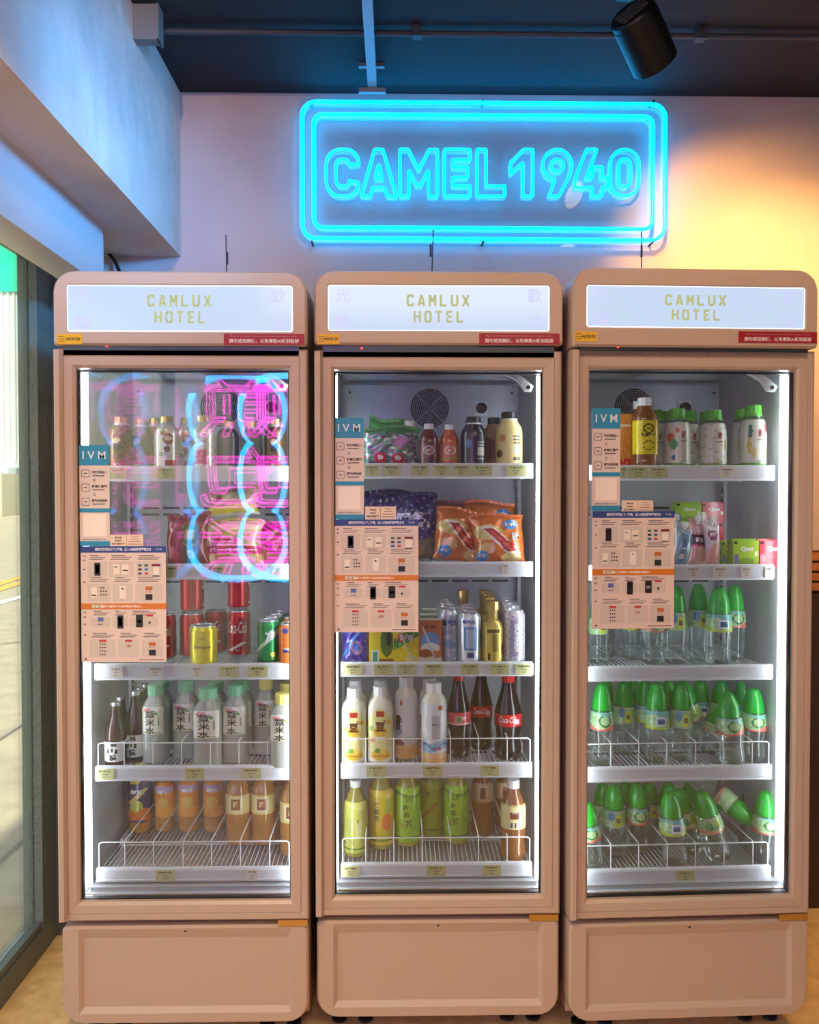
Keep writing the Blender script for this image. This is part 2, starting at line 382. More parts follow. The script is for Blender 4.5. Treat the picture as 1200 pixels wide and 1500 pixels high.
a = vx(345); b = vx(575)
bk = MB(); bk.box(-b, -a, .02, .026, zb - .05, zt + .05); bk.build('backing', glassy('acrylic', (.95, .97, .98)), ns)
for x in (-b + .05, -a - .05): MB().tube([(x, .023, zt + .04), (x, .023, CEIL - 1.5)], .002, 5).build('cable', mat('steel_wire', (150, 150, 150), .3, .8), ns)

# ---- timber rail and dark panel at the right edge
wp = empty('slatted_wall_panel', (1.75, WALLY, 0)); tag(wp, 'orange-brown slatted timber rail above a dark panel right of the fridges', 'wall panel')
wood = mat('timber', (196, 128, 70), .5, bump=(30, .2, .004), mottle=(12, (170, 104, 52)))
for k in range(4): MB().box(-.62, .8, -.03, -.0, 1.08 + k * .034, 1.106 + k * .034).build('slat', wood, wp)
MB().box(-.62, .8, -.012, 0, 1.07, 1.215).build('slat_backing', mat('dark_timber', (84, 54, 38), .6), wp)
MB().box(-.62, .8, -.05, 0, 0, 1.07).build('lower_panel', mat('dark_panel', (62, 40, 34), .5), wp)

# ---- street outside the window
pav = mat('street_paving', (188, 174, 142), .8, bump=(18, .3, .01), mottle=(7, (164, 150, 122)))
g = MB(); g.add([(-60, -30, -1.2 + 1.05), (-1.14, -30, -.02), (-1.14, 60, -.02), (-60, 60, .6)], [(0, 1, 2, 3)])
def gz(x, y):
    return .012 - .0 + (y - 2.6) * .017 + .0
g = MB(); X0, X1, Y0, Y1 = -40, -1.14, -12, 62
g.add([(X0, Y0, gz(X0, Y0)), (X1, Y0, gz(X1, Y0)), (X1, Y1, gz(X1, Y1)), (X0, Y1, gz(X0, Y1))], [(0, 1, 2, 3)])
g.add([(X1, WALLY + .15, 0), (40, WALLY + .15, 0), (40, Y1, gz(X1, Y1)), (X1, Y1, gz(X1, Y1))], [(0, 1, 2, 3)])
gr = struct('trim_4', g, pav)
gr.name = 'street_pavement'
def ground_pt(px, py):
    d = ray(px, py); lo, hi = 1, 120
    for _ in range(50):
        t = (lo + hi) / 2; q = CAM + d * t
        if q.z > gz(q.x, q.y): lo = t
        else: hi = t
    q = CAM + d * lo; return (q.x, q.y, gz(q.x, q.y))
def ground_line(name, x0, y0, x1, y1, w, m):
    a = Vector(ground_pt(x0, y0)); b = Vector(ground_pt(x1, y1)); a, b = a + (a - b) * .8, b + (b - a) * .8
    a.z = gz(a.x, a.y); b.z = gz(b.x, b.y); t = (b - a).normalized().cross(Vector((0, 0, 1))) * w / 2; up = Vector((0, 0, .008))
    return MB().add([a - t + up, b - t + up, b + t + up, a + t + up], [(0, 1, 2, 3)]).build(name, m, gr)
jm = mat('paving_joint', (120, 116, 104), .9)
ground_line('joint', 0, 1085, 55, 1048, .014, jm); ground_line('joint', 0, 1265, 55, 1212, .012, jm)
ground_line('joint', 0, 945, 55, 936, .02, jm)
ground_line('painted_line', 0, 856, 55, 838, .16, mat('road_yellow', (226, 178, 70), .7)); ground_line('painted_line', 0, 864, 55, 846, .16, mat('road_yellow'))
ground_line('painted_line', 0, 884, 55, 868, .12, mat('road_white', (250, 250, 245), .7))
BY = 34.0
bd = empty('warehouse_building', (at(25, 750, BY).x, BY, gz(0, BY))); tag(bd, 'pale ribbed industrial building with a green band across the road', 'building')
def BL(px, py): q = at(px, py, BY); return q.x - bd.location.x, q.z - bd.location.z
wm = mat('cladding_white', (212, 218, 212), .7, mottle=(.6, (196, 204, 198)))
_, zg = BL(25, 428); _, zt2 = BL(25, 300)
MB().box(-14, 8, 0, 6, -1, zg).build('wall', wm, bd)
MB().box(-14, 8, -.1, 6, zg, zt2).build('green_band', mat('green_cladding', (0, 214, 164), .6), bd)
m = MB()
for k in range(90): m.box(-14 + k * .245, -14 + k * .245 + .06, -.08, .02, 2.2, zg)
tag(m.build('rib', wm, bd), kind='stuff')
x0, z0 = BL(26, 742); x1, z1 = BL(52, 702)
MB().box(x0, x0 + 4, -.12, .05, 0, z1).build('roller_door', mat('roller_grey', (150, 164, 166), .6), bd)
m = MB()
for k in range(8): m.box(x0 + .5, x0 + 4, -.16, -.1, z1 * (k + .2) / 8, z1 * (k + .7) / 8)
tag(m.build('shutter_slats', mat('roller_slat', (176, 188, 190), .6), bd), kind='stuff')
x2, z2 = BL(22, 695)
MB().box(x2 - 9, x2 + .4, -2.0, .0, -1, z2).build('side_block', mat('cream_block', (214, 204, 172), .7), bd)
xa, za = BL(16, 684)
MB().box(xa, xa + .35, -.3, -.05, za - .4, za - .05).build('wall_lamp', mat('roller_grey'), bd)

# ================================================================== THE FRIDGES
FW_, HB, HT = .622, .065, 1.965
paint = mat('fridge_paint_rose_beige', (194, 166, 144), .38, bump=(160, .05, .001))
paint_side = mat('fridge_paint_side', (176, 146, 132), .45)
liner = mat('liner_white', (196, 199, 204), .42)
linerg = mat('liner_ceiling', (186, 192, 200), .16, .55)
rail_m = mat('shelf_white', (226, 230, 236), .35)
wire_m = mat('wire_white', (240, 242, 246), .35)
blackp = mat('black_plastic', (14, 14, 16), .45)
brass = mat('brass_hinge', (206, 160, 84), .3, .8)
led = mat('led_strip', (255, 255, 255), .5, emit=(.90, .95, 1.0), estr=14)
pane_m = glassy('door_glass', (.955, .97, .97), .035, .5)
PALE = (205, 206, 148); WHT = (236, 228, 218)
TAGT = [('薏米水', '500ml', '$12'), ('罐裝可樂', '330ml', '$7'), ('檸檬茶', '250ml', '$7.5'), ('綠茶', '500ml', '$11'), ('礦泉水', '430ml', '$6'), ('即飲咖啡', '275ml', '$15')]

class Fridge:
    def __init__(s, px, Y, yaw, label, sheets, idno):
        c = at(px, 930, Y); s.loc = Vector((c.x, Y, 0)); s.yaw = yaw
        s.M = Matrix.Translation(s.loc) @ Matrix.Rotation(yaw, 4, 'Z'); s.I = s.M.inverted()
        s.root = empty('display_fridge', s.loc, yaw); tag(s.root, label, 'fridge', 'three rose-beige display fridges'); s.idno = idno; s.shelfz = []
        s.co = s.I @ CAM
    def loc2(s, px, py, d):
        """pixel to fridge-local point on the plane local y = d"""
        r = s.I.to_3x3() @ ray(px, py); t = (d - s.co.y) / r.y; return s.co + r * t

def profile_frame(mb, x0, x1, z0, z1, prof, col=(200, 200, 200)):
    """mitred frame; prof = list of (inset, y); four separate strips returned as one set of quads"""
    for k in range(len(prof) - 1):
        (a, ya), (b, yb) = prof[k], prof[k + 1]
        A = [(x0 + a, ya, z0 + a), (x1 - a, ya, z0 + a), (x1 - a, ya, z1 - a), (x0 + a, ya, z1 - a)]
        B = [(x0 + b, yb, z0 + b), (x1 - b, yb, z0 + b), (x1 - b, yb, z1 - b), (x0 + b, yb, z1 - b)]
        mb.add(A + B, [(i, (i + 1) % 4, 4 + (i + 1) % 4, 4 + i) for i in range(4)], col)

def stencil(mb, txt, x0, x1, z0, z1, y, col):
    """stencil capitals drawn as thick strokes in a box"""
    G = {'C': [[(1, .8), (.85, .97), (.2, .97), (0, .8), (0, .2), (.2, .03), (.85, .03), (1, .2)]],
         'A': [[(0, 0), (.43, .98)], [(.57, .98), (1, 0)], [(.25, .25), (.75, .25)]],
         'M': [[(0, 0), (0, .98)], [(.06, .95), (.46, .38)], [(.54, .38), (.94, .95)], [(1, .98), (1, 0)]],
         'L': [[(0, 1), (0, .03), (.95, .03)]], 'U': [[(0, 1), (0, .2), (.2, .03), (.8, .03), (1, .2), (1, 1)]],
         'X': [[(0, 1), (.42, .56)], [(.58, .44), (1, 0)], [(1, 1), (.42, .36)], [(.34, .3), (0, 0)]],
         'H': [[(0, 0), (0, 1)], [(1, 0), (1, 1)], [(.18, .5), (.66, .5)]],
         'O': [[(.4, .97), (.15, .97), (0, .8), (0, .2), (.15, .03), (.4, .03)], [(.6, .97), (.85, .97), (1, .8), (1, .2), (.85, .03), (.6, .03)]],
         'T': [[(0, .97), (1, .97)], [(.5, .82), (.5, 0)]], 'E': [[(1, .97), (.1, .97), (.1, .62)], [(.1, .38), (.1, .03), (1, .03)], [(.3, .5), (.85, .5)]]}
    n = len(txt); cw = (x1 - x0) / (n - .28 * 1); w = cw * .205
    for i, ch in enumerate(txt):
        bx0 = x0 + i * cw; bw = cw * .70
        for st in G[ch]:
            P = [(bx0 + w / 2 + p[0] * (bw - w), z0 + w / 2 + p[1] * (z1 - z0 - w)) for p in st]
            for a, b in zip(P, P[1:]):
                d = Vector((b[0] - a[0], b[1] - a[1])).normalized(); q = Vector((-d.y, d.x)) * w / 2; e = d * (w * .22)
                a = Vector(a) - e; b = Vector(b) + e
                mb.add([(v.x, y, v.y) for v in (a - q, b - q, b + q, a + q)], [(0, 1, 2, 3)], col)

def make_fridge(f):
    r = f.root; hw = FW_ / 2
    # cabinet shell
    m = MB(); d1 = .60
    m.box(-hw + .004, -.272, .055, d1, HB, 1.93); m.box(.272, hw - .004, .055, d1, HB, 1.93); m.box(-.272, .272, .48, d1, HB, 1.93)
    m.box(-.272, .272, .055, .48, HB + .0, .374); m.box(-.272, .272, .055, .48, 1.752, 1.93)
    m.build('cabinet', paint_side, r)
    # header: rounded frame round a lit panel
    cx0 = f.loc2({0: 101, 1: 481, 2: 861}[f.k], 417, -.012); cx1 = f.loc2({0: 427, 1: 803, 2: 1182}[f.k], {0: 486, 1: 485, 2: 482}[f.k], -.012)
    lx = .277; z0, z1 = cx1.z, cx0.z; zt = f.loc2(300 if f.k == 0 else 640 if f.k == 1 else 1015, {0: 397, 1: 396.5, 2: 393}[f.k], -.01).z
    zb = f.loc2(640, {0: 506, 1: 505, 2: 505}[f.k], -.01).z if f.k else f.loc2(260, 506, -.01).z
    rad = (.008, .008, .052, .052); rin = .008; W = hw + .001
    m = MB()
    m.loops([rr(-W, W, zb, zt, rad, .10, 8), rr(-W, W, zb, zt, rad, -.004, 8), rr(-W + .005, W - .005, zb + .005, zt - .005, (.006, .006, .048, .048), -.012, 8),
             rr(-lx - .003, lx + .003, z0 - .003, z1 + .003, rin, -.012, 8), rr(-lx, lx, z0, z1, rin, -.009, 8)], cap0=True, cap1=False)
    m.build('header', paint, r, 30)
    m = MB(); m.loops([rr(-lx, lx, z0, z1, rin, -.0085, 8), rr(-lx, lx, z0, z1, rin, -.0075, 8)][::-1], cap0=False)
    lp = m.build('light_panel', mat('backlit_panel', (60, 64, 70), .12, emit=(.55, .67, .87), estr=1.02), r)
    m = MB(); e = .002
    profile_frame(m, -lx, lx, z0, z1, [(0, -.0095), (e, -.0095)]); m.build('glowing_edge', mat('edge_glow', (240, 245, 255), .5, emit=(.8, .9, 1), estr=1.3), lp)
    tm = MB(); hgt = z1 - z0; cxm = -.002
    ink = (196, 200, 122); tx = .079 if f.k < 2 else .078
    stencil(tm, 'CAMLUX', cxm - tx, cxm + tx, z0 + hgt * .53, z0 + hgt * .81, -.0092, ink); stencil(tm, 'HOTEL', cxm - tx * .78, cxm + tx * .82, z0 + hgt * .175, z0 + hgt * .455, -.0092, ink)
    tm.build('lettering', mat('olive_ink', (110, 116, 66), .5, emit=(.46, .50, .26), estr=.8), lp)
    for ch, x, z in (('光', -.24, .78), ('臨', -.24, .2), ('歡', .24, .78), ('迎', .24, .2)):
        tm = MB().text(flat(-.0092), ch, x, z0 + hgt * z, h=hgt * .3, w=.036)
        tm.build('corner_character', mat('faint_ink', (64, 60, 76), .5, emit=(.62, .61, .95), estr=1.0), lp)
    # stickers on the header
    y = -.0125; q = {0: (83, 120, 489, 504), 1: (464, 498, 489, 504), 2: (840, 875, 485.5, 500)}[f.k]
    a = f.loc2(q[0] + 1, q[3], y); b = f.loc2(q[1], q[2], y)
    s = MB().box(max(a.x, -W + .004), b.x, y - .0006, y + .001, a.z, b.z, (232, 176, 30))
    s.text(flat(y - .0009), f.idno, b.x - .0215, (a.z + b.z) / 2, w=.035, col=(30, 26, 20), bold=.03)
    for k in (-.006, .0, .006): s.box(a.x + .003, a.x + .018, y - .001, y, (a.z + b.z) / 2 + k - .0008, (a.z + b.z) / 2 + k + .0008, (120, 90, 20))
    s.build('asset_sticker', PRINT, r)['label'] = 'small yellow asset number sticker'
    q = {0: (328, 446, 489, 505), 1: (702, 820, 488.5, 504.5), 2: (1082, 1199, 486.5, 502)}[f.k]
    a = f.loc2(q[0], q[3], y); b = f.loc2(q[1], q[2], y); bxm = min(b.x, W - .004)
    s = MB().box(a.x, bxm, y - .0006, y + .001, a.z, b.z, (160, 24, 40)); cx = (a.x + bxm) / 2
    s.text(flat(y - .0009), '請勿遮擋鏡頭，以免導致AI識別錯誤', cx, a.z + .0095, w=.172, h=.0105, col=(244, 226, 220), bold=.02)
    s.text(flat(y - .0009), 'Please do not obstruct the camera to prevent AI recognition errors', cx, a.z + .021, w=.166, h=.0035, col=(220, 190, 190))
    s.build('warning_sticker', PRINT, r)['label'] = 'red warning sticker with white writing'
    MB().box(-hw + .02, hw - .02, .0, .05, 1.752, 1.7805).build('seal_strip', mat('seal_grey', (70, 74, 84), .25, .4), r)
    t = f.loc2({0: 157, 1: 530, 2: 905}[f.k], 508, -.0)
    MB().lathe([(.0028, -.0015), (.0028, .0015)], 8).build('indicator_lamp', mat('red_indicator', (255, 40, 40), .4, emit=(1, .05, .05), estr=3), r, loc=(t.x, -.002, 1.774))
    # door
    zb_, zt_ = .333, 1.7685
    gz0 = .3815; gz1 = 1.7165; ins = .047
    m = MB()
    pr = [(0, .052), (0, .004), (.004, 0), (.017, 0), (.0185, .0022), (.020, 0), (.040, .001), (.0465, .008), (.047, .03)]
    profile_frame(m, -hw, hw, zb_, zt_, pr)
    door = m.build('door', paint, r)
    m = MB(); m.loops([[(-hw, .004, zb_), (-hw, -.011, zb_ + .004), (-hw + .004, -.014, zb_ + .006), (-hw + .014, -.014, zb_ + .006), (-hw + .019, -.001, zb_)], [(-hw, .004, zt_), (-hw, -.011, zt_ - .004), (-hw + .004, -.014, zt_ - .006), (-hw + .014, -.014, zt_ - .006), (-hw + .019, -.001, zt_)]], cap0=True)
    m.build('grip_strip', paint, door)
    m = MB(); profile_frame(m, -hw + ins - .001, hw - ins + .001, gz0 - .001, gz1 + .001, [(0, .018), (.0035, .0165), (.004, .03)])
    m.build('black_gasket', blackp, door)
    gx = hw - ins
    MB().box(-gx, gx, .020, .023, gz0, gz1).build('glass_pane', pane_m, door)
    p2 = MB().box(-gx + .004, gx - .004, -.0015, .0015, gz0 + .004, gz1 - .004).build('glass_pane', pane_m, door)
    p2.location = (0, .0405 if f.k == 0 else .036, 0); p2.rotation_euler = (0, 0, R(-1.9) if f.k == 0 else R(.25))
    if f.k == 0:
        p2.rotation_euler = (0, 0, R(2.9))
    m = MB(); m.box(hw - .078, hw - .003, .0, .05, .316, .3325); m.lathe([(.008, .31), (.008, .336)], 10, c=(hw - .012, .02))
    m.build('hinge', brass, r)
    # kick panel
    k0, k1 = HB + .003, .318
    m = MB(); rk = (.055, .055, .012, .012)
    m.loops([rr(-hw + .001, hw - .001, k0, k1, rk, .07, 6), rr(-hw + .001, hw - .001, k0, k1, rk, .008, 6), rr(-hw + .006, hw - .006, k0 + .005, k1 - .004, (.05, .05, .01, .01), .001, 6),
             rr(-.268, .268, k0 + .028, k1 - .006, .002, .001, 6), rr(-.258, .258, k0 + .040, k1 - .034, .002, .012, 6)], cap0=True, cap1=True)
    m.build('kick_panel', paint, r, 12)
    MB().lathe([(.0035, 0), (.0035, .002)], 8).build('screw', blackp, r, loc=(-.0, .004, k1 - .014))
    for x, y in ((-.26, .1), (-.19, .1), (.19, .1), (.26, .1), (-.25, .52), (.25, .52)):
        MB().lathe([(.012, 0), (.02, .004), (.02, .012), (.008, .016), (.008, .07)], 12, c=(x, y)).build('levelling_foot', blackp, r, 40)
    # interior
    lw = .2718; m = MB(); y0, y1 = .058, .478; b0, b1 = .3745, 1.7515
    m.add([(-lw, y0, b0), (-lw, y1, b0), (-lw, y1, b1), (-lw, y0, b1)], [(0, 3, 2, 1)]); m.add([(lw, y0, b0), (lw, y1, b0), (lw, y1, b1), (lw, y0, b1)], [(0, 1, 2, 3)])
    m.add([(-lw, y1, b0), (lw, y1, b0), (lw, y1, b1), (-lw, y1, b1)], [(0, 1, 2, 3)]); m.add([(-lw, y0, b0), (lw, y0, b0), (lw, y1, b0), (-lw, y1, b0)], [(0, 1, 2, 3)])
    ln = m.build('liner', liner, r)
    MB().add([(-lw, y0, b1), (lw, y0, b1), (lw, y1, b1), (-lw, y1, b1)], [(3, 2, 1, 0)]).build('liner_ceiling', linerg, ln)
    bp = MB().box(-lw + .012, lw - .012, .463, .477, 1.47, 1.744).build('evaporator_cover', mat('cover_grey', (176, 182, 192), .35, .35), r)
    for x in (-lw + .022, lw - .022):
        for z in (1.72, 1.50):
            m = MB().lathe([(.004, 0), (.004, 1)], 8); m.v = [(x + a, .459 + c * .004, z + b) for a, b, c in m.v]; m.build('screw', blackp, bp)
    fc = (-.004, 1.672); n = 28
    def disc(y, r0, r1, mm):
        P = []; 
        for rad in (r0, r1):
            for i in range(n): a = 2 * math.pi * i / n; P.append((fc[0] + rad * math.cos(a), y, fc[1] + rad * math.sin(a)))
        mm.add(P, [(i, (i + 1) % n, n + (i + 1) % n, n + i) for i in range(n)])
    m = MB(); m.add([(fc[0] + .060 * math.cos(2 * math.pi * i / n), .4615, fc[1] + .060 * math.sin(2 * math.pi * i / n)) for i in range(n)], [tuple(range(n))])
    m.build('fan_opening', blackp, bp)
    m = MB()
    for k in range(9): rr0 = .008 + k * .0064; disc(.457, rr0, rr0 + .0019, m)
    for a in (45, 135):
        c_, s_ = math.cos(R(a)), math.sin(R(a)); m.add([(fc[0] + c_ * t - s_ * o, .4565, fc[1] + s_ * t + c_ * o) for t, o in ((-.06, -.001), (.06, -.001), (.06, .001), (-.06, .001))], [(0, 1, 2, 3)])
    m.build('fan_guard', mat('guard_grey', (168, 172, 178), .5), bp)
    # sensor plate on the cover
    sx, sz = .155, 1.672
    m = MB().box(sx - .021, sx + .021, .4565, .463, sz - .022, sz + .022); so = m.build('sensor_plate', rail_m, bp)
    m = MB(); m.lathe([(.008, 0), (.0165, 0), (.0165, .012), (.011, .014), (.009, .004), (.001, .004)], 16, cap=False)
    m.v = [(sx + a, .4565 - c, sz + b) for a, b, c in m.v]; m.build('sensor_ring', blackp, bp)
    # slots low on the back wall and slotted pilasters
    m = MB()
    for z in (1.365, 1.345, 1.138, .87, .60):
        for k in range(8): m.box(-.245 + k * .0625, -.195 + k * .0625, .4765, .4779, z - .003, z + .003)
    tag(m.build('air_slots', blackp, r), kind='stuff')
    for s_ in (-1, 1):
        m = MB().box(s_ * .262 - .0, s_ * .262 + .0098 * s_ if s_ > 0 else s_ * .262, .415, .435, .40, 1.46) if s_ > 0 else MB().box(-.2718, -.264, .415, .435, .40, 1.46)
        for k in range(34): m.box(-.2635 if s_ < 0 else .2605, -.2625 if s_ < 0 else .2635, .42, .43, .42 + k * .03, .438 + k * .03, m=1)
        m.build('shelf_pilaster', [liner, blackp], r)
    # led strips beside the opening
    for s_ in (-1, 1):
        MB().box(min(s_ * .2598, s_ * .2712), max(s_ * .2598, s_ * .2712), 0.062, .078, .392, 1.715).build('led_strip', led, r)
    # camera arm, top right corner
    m = MB(); m.add([(.165, .075, 1.748), (.195, .075, 1.750), (.225, .075, 1.735), (.252, .075, 1.712), (.246, .075, 1.698), (.228, .075, 1.70), (.212, .075, 1.724), (.19, .075, 1.738)] + [(.165, .09, 1.748), (.195, .09, 1.750), (.225, .09, 1.735), (.252, .09, 1.712), (.246, .09, 1.698), (.228, .09, 1.70), (.212, .09, 1.724), (.19, .09, 1.738)],
                    [(0, 7, 6, 5, 4, 3, 2, 1), (8, 9, 10, 11, 12, 13, 14, 15)] + [(i, (i + 1) % 8, 8 + (i + 1) % 8, 8 + i) for i in range(8)])
    m.v = [(a * 1.0 - .0, b, c - .022) for a, b, c in m.v]; ca = m.build('camera_arm', mat('camera_white', (225, 228, 232), .35), r)
    m = MB(); m.lathe([(.005, 0), (.0055, 1)], 12); m.v = [(.238 + a, .0735 + c * .002, 1.687 + b) for a, b, c in m.v]; m.build('lens', blackp, ca)
    # floor tray
    MB().box(-.262, .262, .07, .47, .3748, .386).build('floor_tray', mat('tray_steel', (200, 206, 214), .28, .5), r)
    # antenna
    ax = f.loc2({0: 333, 1: 631, 2: 940}[f.k], 390, .35); tp = f.loc2({0: 331, 1: 635, 2: 940}[f.k], {0: 344, 1: 333, 2: 334}[f.k], .35)
    m = MB().tube([(ax.x, .35, 1.93), (tp.x, .35, tp.z)], .0018, 6); m.tube([(ax.x, .35, tp.z - .085), (ax.x, .35, tp.z - .05)], .0032, 6); m.lathe([(.012, 1.925), (.012, 1.94)], 10, c=(ax.x, .35))
    m.build('antenna', blackp, r)
    # shelves
    for k, (ytop, ybot, basket, tags) in enumerate(f.shelves):
        yf = .088; zt1 = f.loc2(640 if f.k == 1 else (280 if f.k == 0 else 1010), ytop, yf).z; zb1 = f.loc2(640 if f.k == 1 else (280 if f.k == 0 else 1010), ybot, yf).z
        sx_ = .2535; zs = zt1 - .010; f.shelfz.append(zs)
        m = MB(); m.loops([[(x, .088, zb1 + .004), (x, .090, zb1), (x, .112, zb1), (x, .112, zb1 + .004), (x, .094, zb1 + .006), (x, .094, zt1 - .004), (x, .097, zt1), (x, .088, zt1 - .001), (x, .0865, zt1 - .006)] for x in (-sx_, sx_)][::-1], cap0=True)
        m.box(-sx_, sx_, .0855, .088, zb1 + .005, zb1 + .008)
        sh = m.build('shelf', rail_m, r)
        m = MB(); nW = 40
        for i in range(nW + 1):
            x = -sx_ + .004 + (2 * sx_ - .008) * i / nW; m.tube([(x, .096, zs - .003), (x, .452, zs - .003)], .0014, 4)
        for y in (.10, .27, .45): m.tube([(-sx_, y, zs - .0065), (sx_, y, zs - .0065)], .0026, 5)
        tag(m.build('wire_rack', wire_m, sh), kind='stuff')
        for s_ in (-1, 1): MB().box(s_ * .2535 if s_ > 0 else -.262, .262 if s_ > 0 else -.2535, .30, .45, zs - .03, zs - .002).build('bracket', rail_m, sh)
        if basket:
            zr = f.loc2(basket[1], basket[0], .098).z; xs = [f.loc2(p, basket[0], .098).x for p in basket[2]]
            m = MB(); m.tube([(-sx_ + .004, .098, zs), (-sx_ + .004, .098, zr - .004), (-sx_ + .01, .098, zr), (sx_ - .01, .098, zr), (sx_ - .004, .098, zr - .004), (sx_ - .004, .098, zs)], .0018, 6)
            m.build('front_wire', wire_m, sh, 50)
            for x in xs:
                MB().tube([(x, .0975, zs), (x, .0975, zr), (x, .102, zr + .003), (x, .43, zr + .004), (x, .436, zr), (x, .436, zs)], .0016, 6).build('divider', wire_m, sh, 50)
        for q, (a0, a1, colr) in enumerate(tags):
            a = f.loc2(a0, ytop, .085); b = f.loc2(a1, ytop, .085); zc = (zt1 + zb1) / 2
            if a.x < -.2535: a.x = -.2535
            m = MB().box(a.x, b.x, .0845, .0855, zc - .0145, zc + .015, colr)
            T = TAGT[(q + k * 2 + f.k) % 6]; w = b.x - a.x; cx = (a.x + b.x) / 2
            for t_, dz, ww, hh in ((T[0], .008, .68, .0058), (T[1], .0, .36, .0038), (T[2], -.0075, .22, .0048)):
                m.text(flat(.0842), t_, cx, zc + dz, w=w * ww, h=hh, col=(70, 66, 40), bold=.02, res=1)
            m.build('price_tag', PRINT, sh)

SH0 = [(682, 705, None, [(161, 185, PALE), (229, 256, PALE)]), (826, 849, None, [(243, 260, PALE), (303, 331, PALE), (399, 412, PALE)]),
       (972, 996, None, [(160, 180, WHT), (216, 240, WHT), (280, 297, WHT), (321, 350, PALE), (363, 392, PALE)]),
       (1122, 1144, (1088, 280, (182, 224, 266, 308, 350, 392)), [(139, 167, PALE), (271, 299, PALE), (354, 382, PALE)]),
       (1271, 1292, (1233, 280, (183, 225, 268, 310, 352, 395)), [(228, 257, PALE), (361, 378, WHT)])]
SH1 = [(678, 701, None, [(535, 556, PALE), (560, 588, PALE), (602, 629, PALE), (634, 660, PALE), (663, 689, PALE), (692, 721, PALE), (742, 771, PALE)]),
       (823, 845, None, [(736, 745, WHT)]),
       (970, 991, None, [(503, 531, PALE), (548, 576, PALE), (582, 610, PALE), (622, 649, PALE), (675, 702, PALE), (718, 746, PALE), (755, 782, PALE)]),
       (1118, 1140, (1082, 640, (536, 577, 619, 660, 701, 743)), [(537, 565, PALE), (620, 648, PALE), (704, 731, PALE)]),
       (1264, 1286, (1227, 640, (536, 577, 619, 660, 701, 743)), [(500, 527, PALE), (625, 653, PALE), (707, 734, PALE)])]
SH2 = [(681, 704, None, [(909, 918, PALE), (920, 950, PALE), (952, 979, PALE), (1054, 1076, WHT)]), (827, 850, None, [(1006, 1026, WHT), (1045, 1065, WHT), (1086, 1102, WHT), (1121, 1135, WHT)]),
       (975, 997, None, []), (1122, 1144, (1088, 1010, (895, 936, 977, 1019, 1060, 1102)), []),
       (1271, 1294, (1236, 1010, (895, 936, 978, 1019, 1061, 1103)), [(991, 1018, PALE)])]
F = [Fridge(268.5, 2.05, 0, 'left display fridge with pink neon reflected in its glass door', None, 'AIC0130'),
     Fridge(642.5, 2.066, 0, 'middle display fridge holding soy milk, orange snack bags and green tea', None, 'AIC0131'),
     Fridge(1014.5, 2.048, R(2.0), 'right display fridge full of green-capped water bottles', None, 'AIC0132')]
for k, (f, sh) in enumerate(zip(F, (SH0, SH1, SH2))):
    f.k = k; f.shelves = sh; make_fridge(f)

# ---- printed sheets fixed to the glass
def sheet_tall(f, x0, x1, y0, y1, label):
    d = .0185; a = f.loc2(x0, y1, d); b = f.loc2(x1, y0, d); w = b.x - a.x; h = b.z - a.z
    t = empty('sign_card', f.M @ Vector((a.x + w / 2, d, a.z)), f.yaw); tag(t, label, 'sign', 'tall cards on the fridge doors')
    CR = (228, 206, 190); BL_ = (44, 142, 178); m = MB()
    m.box(-w / 2, w / 2, -.0006, .0006, 0, h, CR)
    m.box(-w / 2, w / 2, -.0012, 0, h * .80, h, BL_); m.box(-w / 2, w / 2, -.0012, 0, h * .335, h * .375, BL_); m.box(-w / 2, w / 2, -.0012, 0, 0, h * .05, BL_)
    m.text(flat(-.0016), 'I V M', 0, h * .90, w=w * .76, h=h * .078, col=(226, 236, 240), bold=.012)
    for k, s in enumerate(('手機掃碼登入', '解鎖後開門', '關門自動結算')):
        z = h * (.72 - k * .14); m.text(flat(-.0012), s, w * .17, z + .003, w=w * .5, h=h * .028, col=(40, 34, 32), bold=.02); m.box(-w * .06, w * .34, -.0012, 0, z - .007, z - .0045, (110, 96, 88))
        for q in (0, 1): 
            L0 = rr(-w * .42 + q * .001, -w * .16 - q * .001, z - h * .038 + q * .001, z + h * .038 - q * .001, .003, -.0012, 3)
            if q == 0: Lo = L0
        m.loops([Lo, L0], (50, 44, 42), cap1=False)
        m.box(-w * .34, -w * .24, -.0012, 0, z - .001, z + .001, (50, 44, 42))
        if k < 2:
            for q in (0, .004): m.add([(x, -.0012, z - h * .062 - q + zz) for x, zz in ((-.003, .001), (0, -.002), (.003, .001), (.003, .0025), (0, -.0005), (-.003, .0025))], [(0, 1, 4, 5), (1, 2, 3, 4)], (50, 44, 42))
    m.box(-w * .38, w * .38, -.0009, 0, h * .10, h * .32, (250, 232, 214))
    m.text(flat(-.0012), '消費者可選擇支付方式', 0, h * .068, w=w * .8, h=h * .016, col=(60, 110, 130))
    m.build('printed_card', PRINT, t)
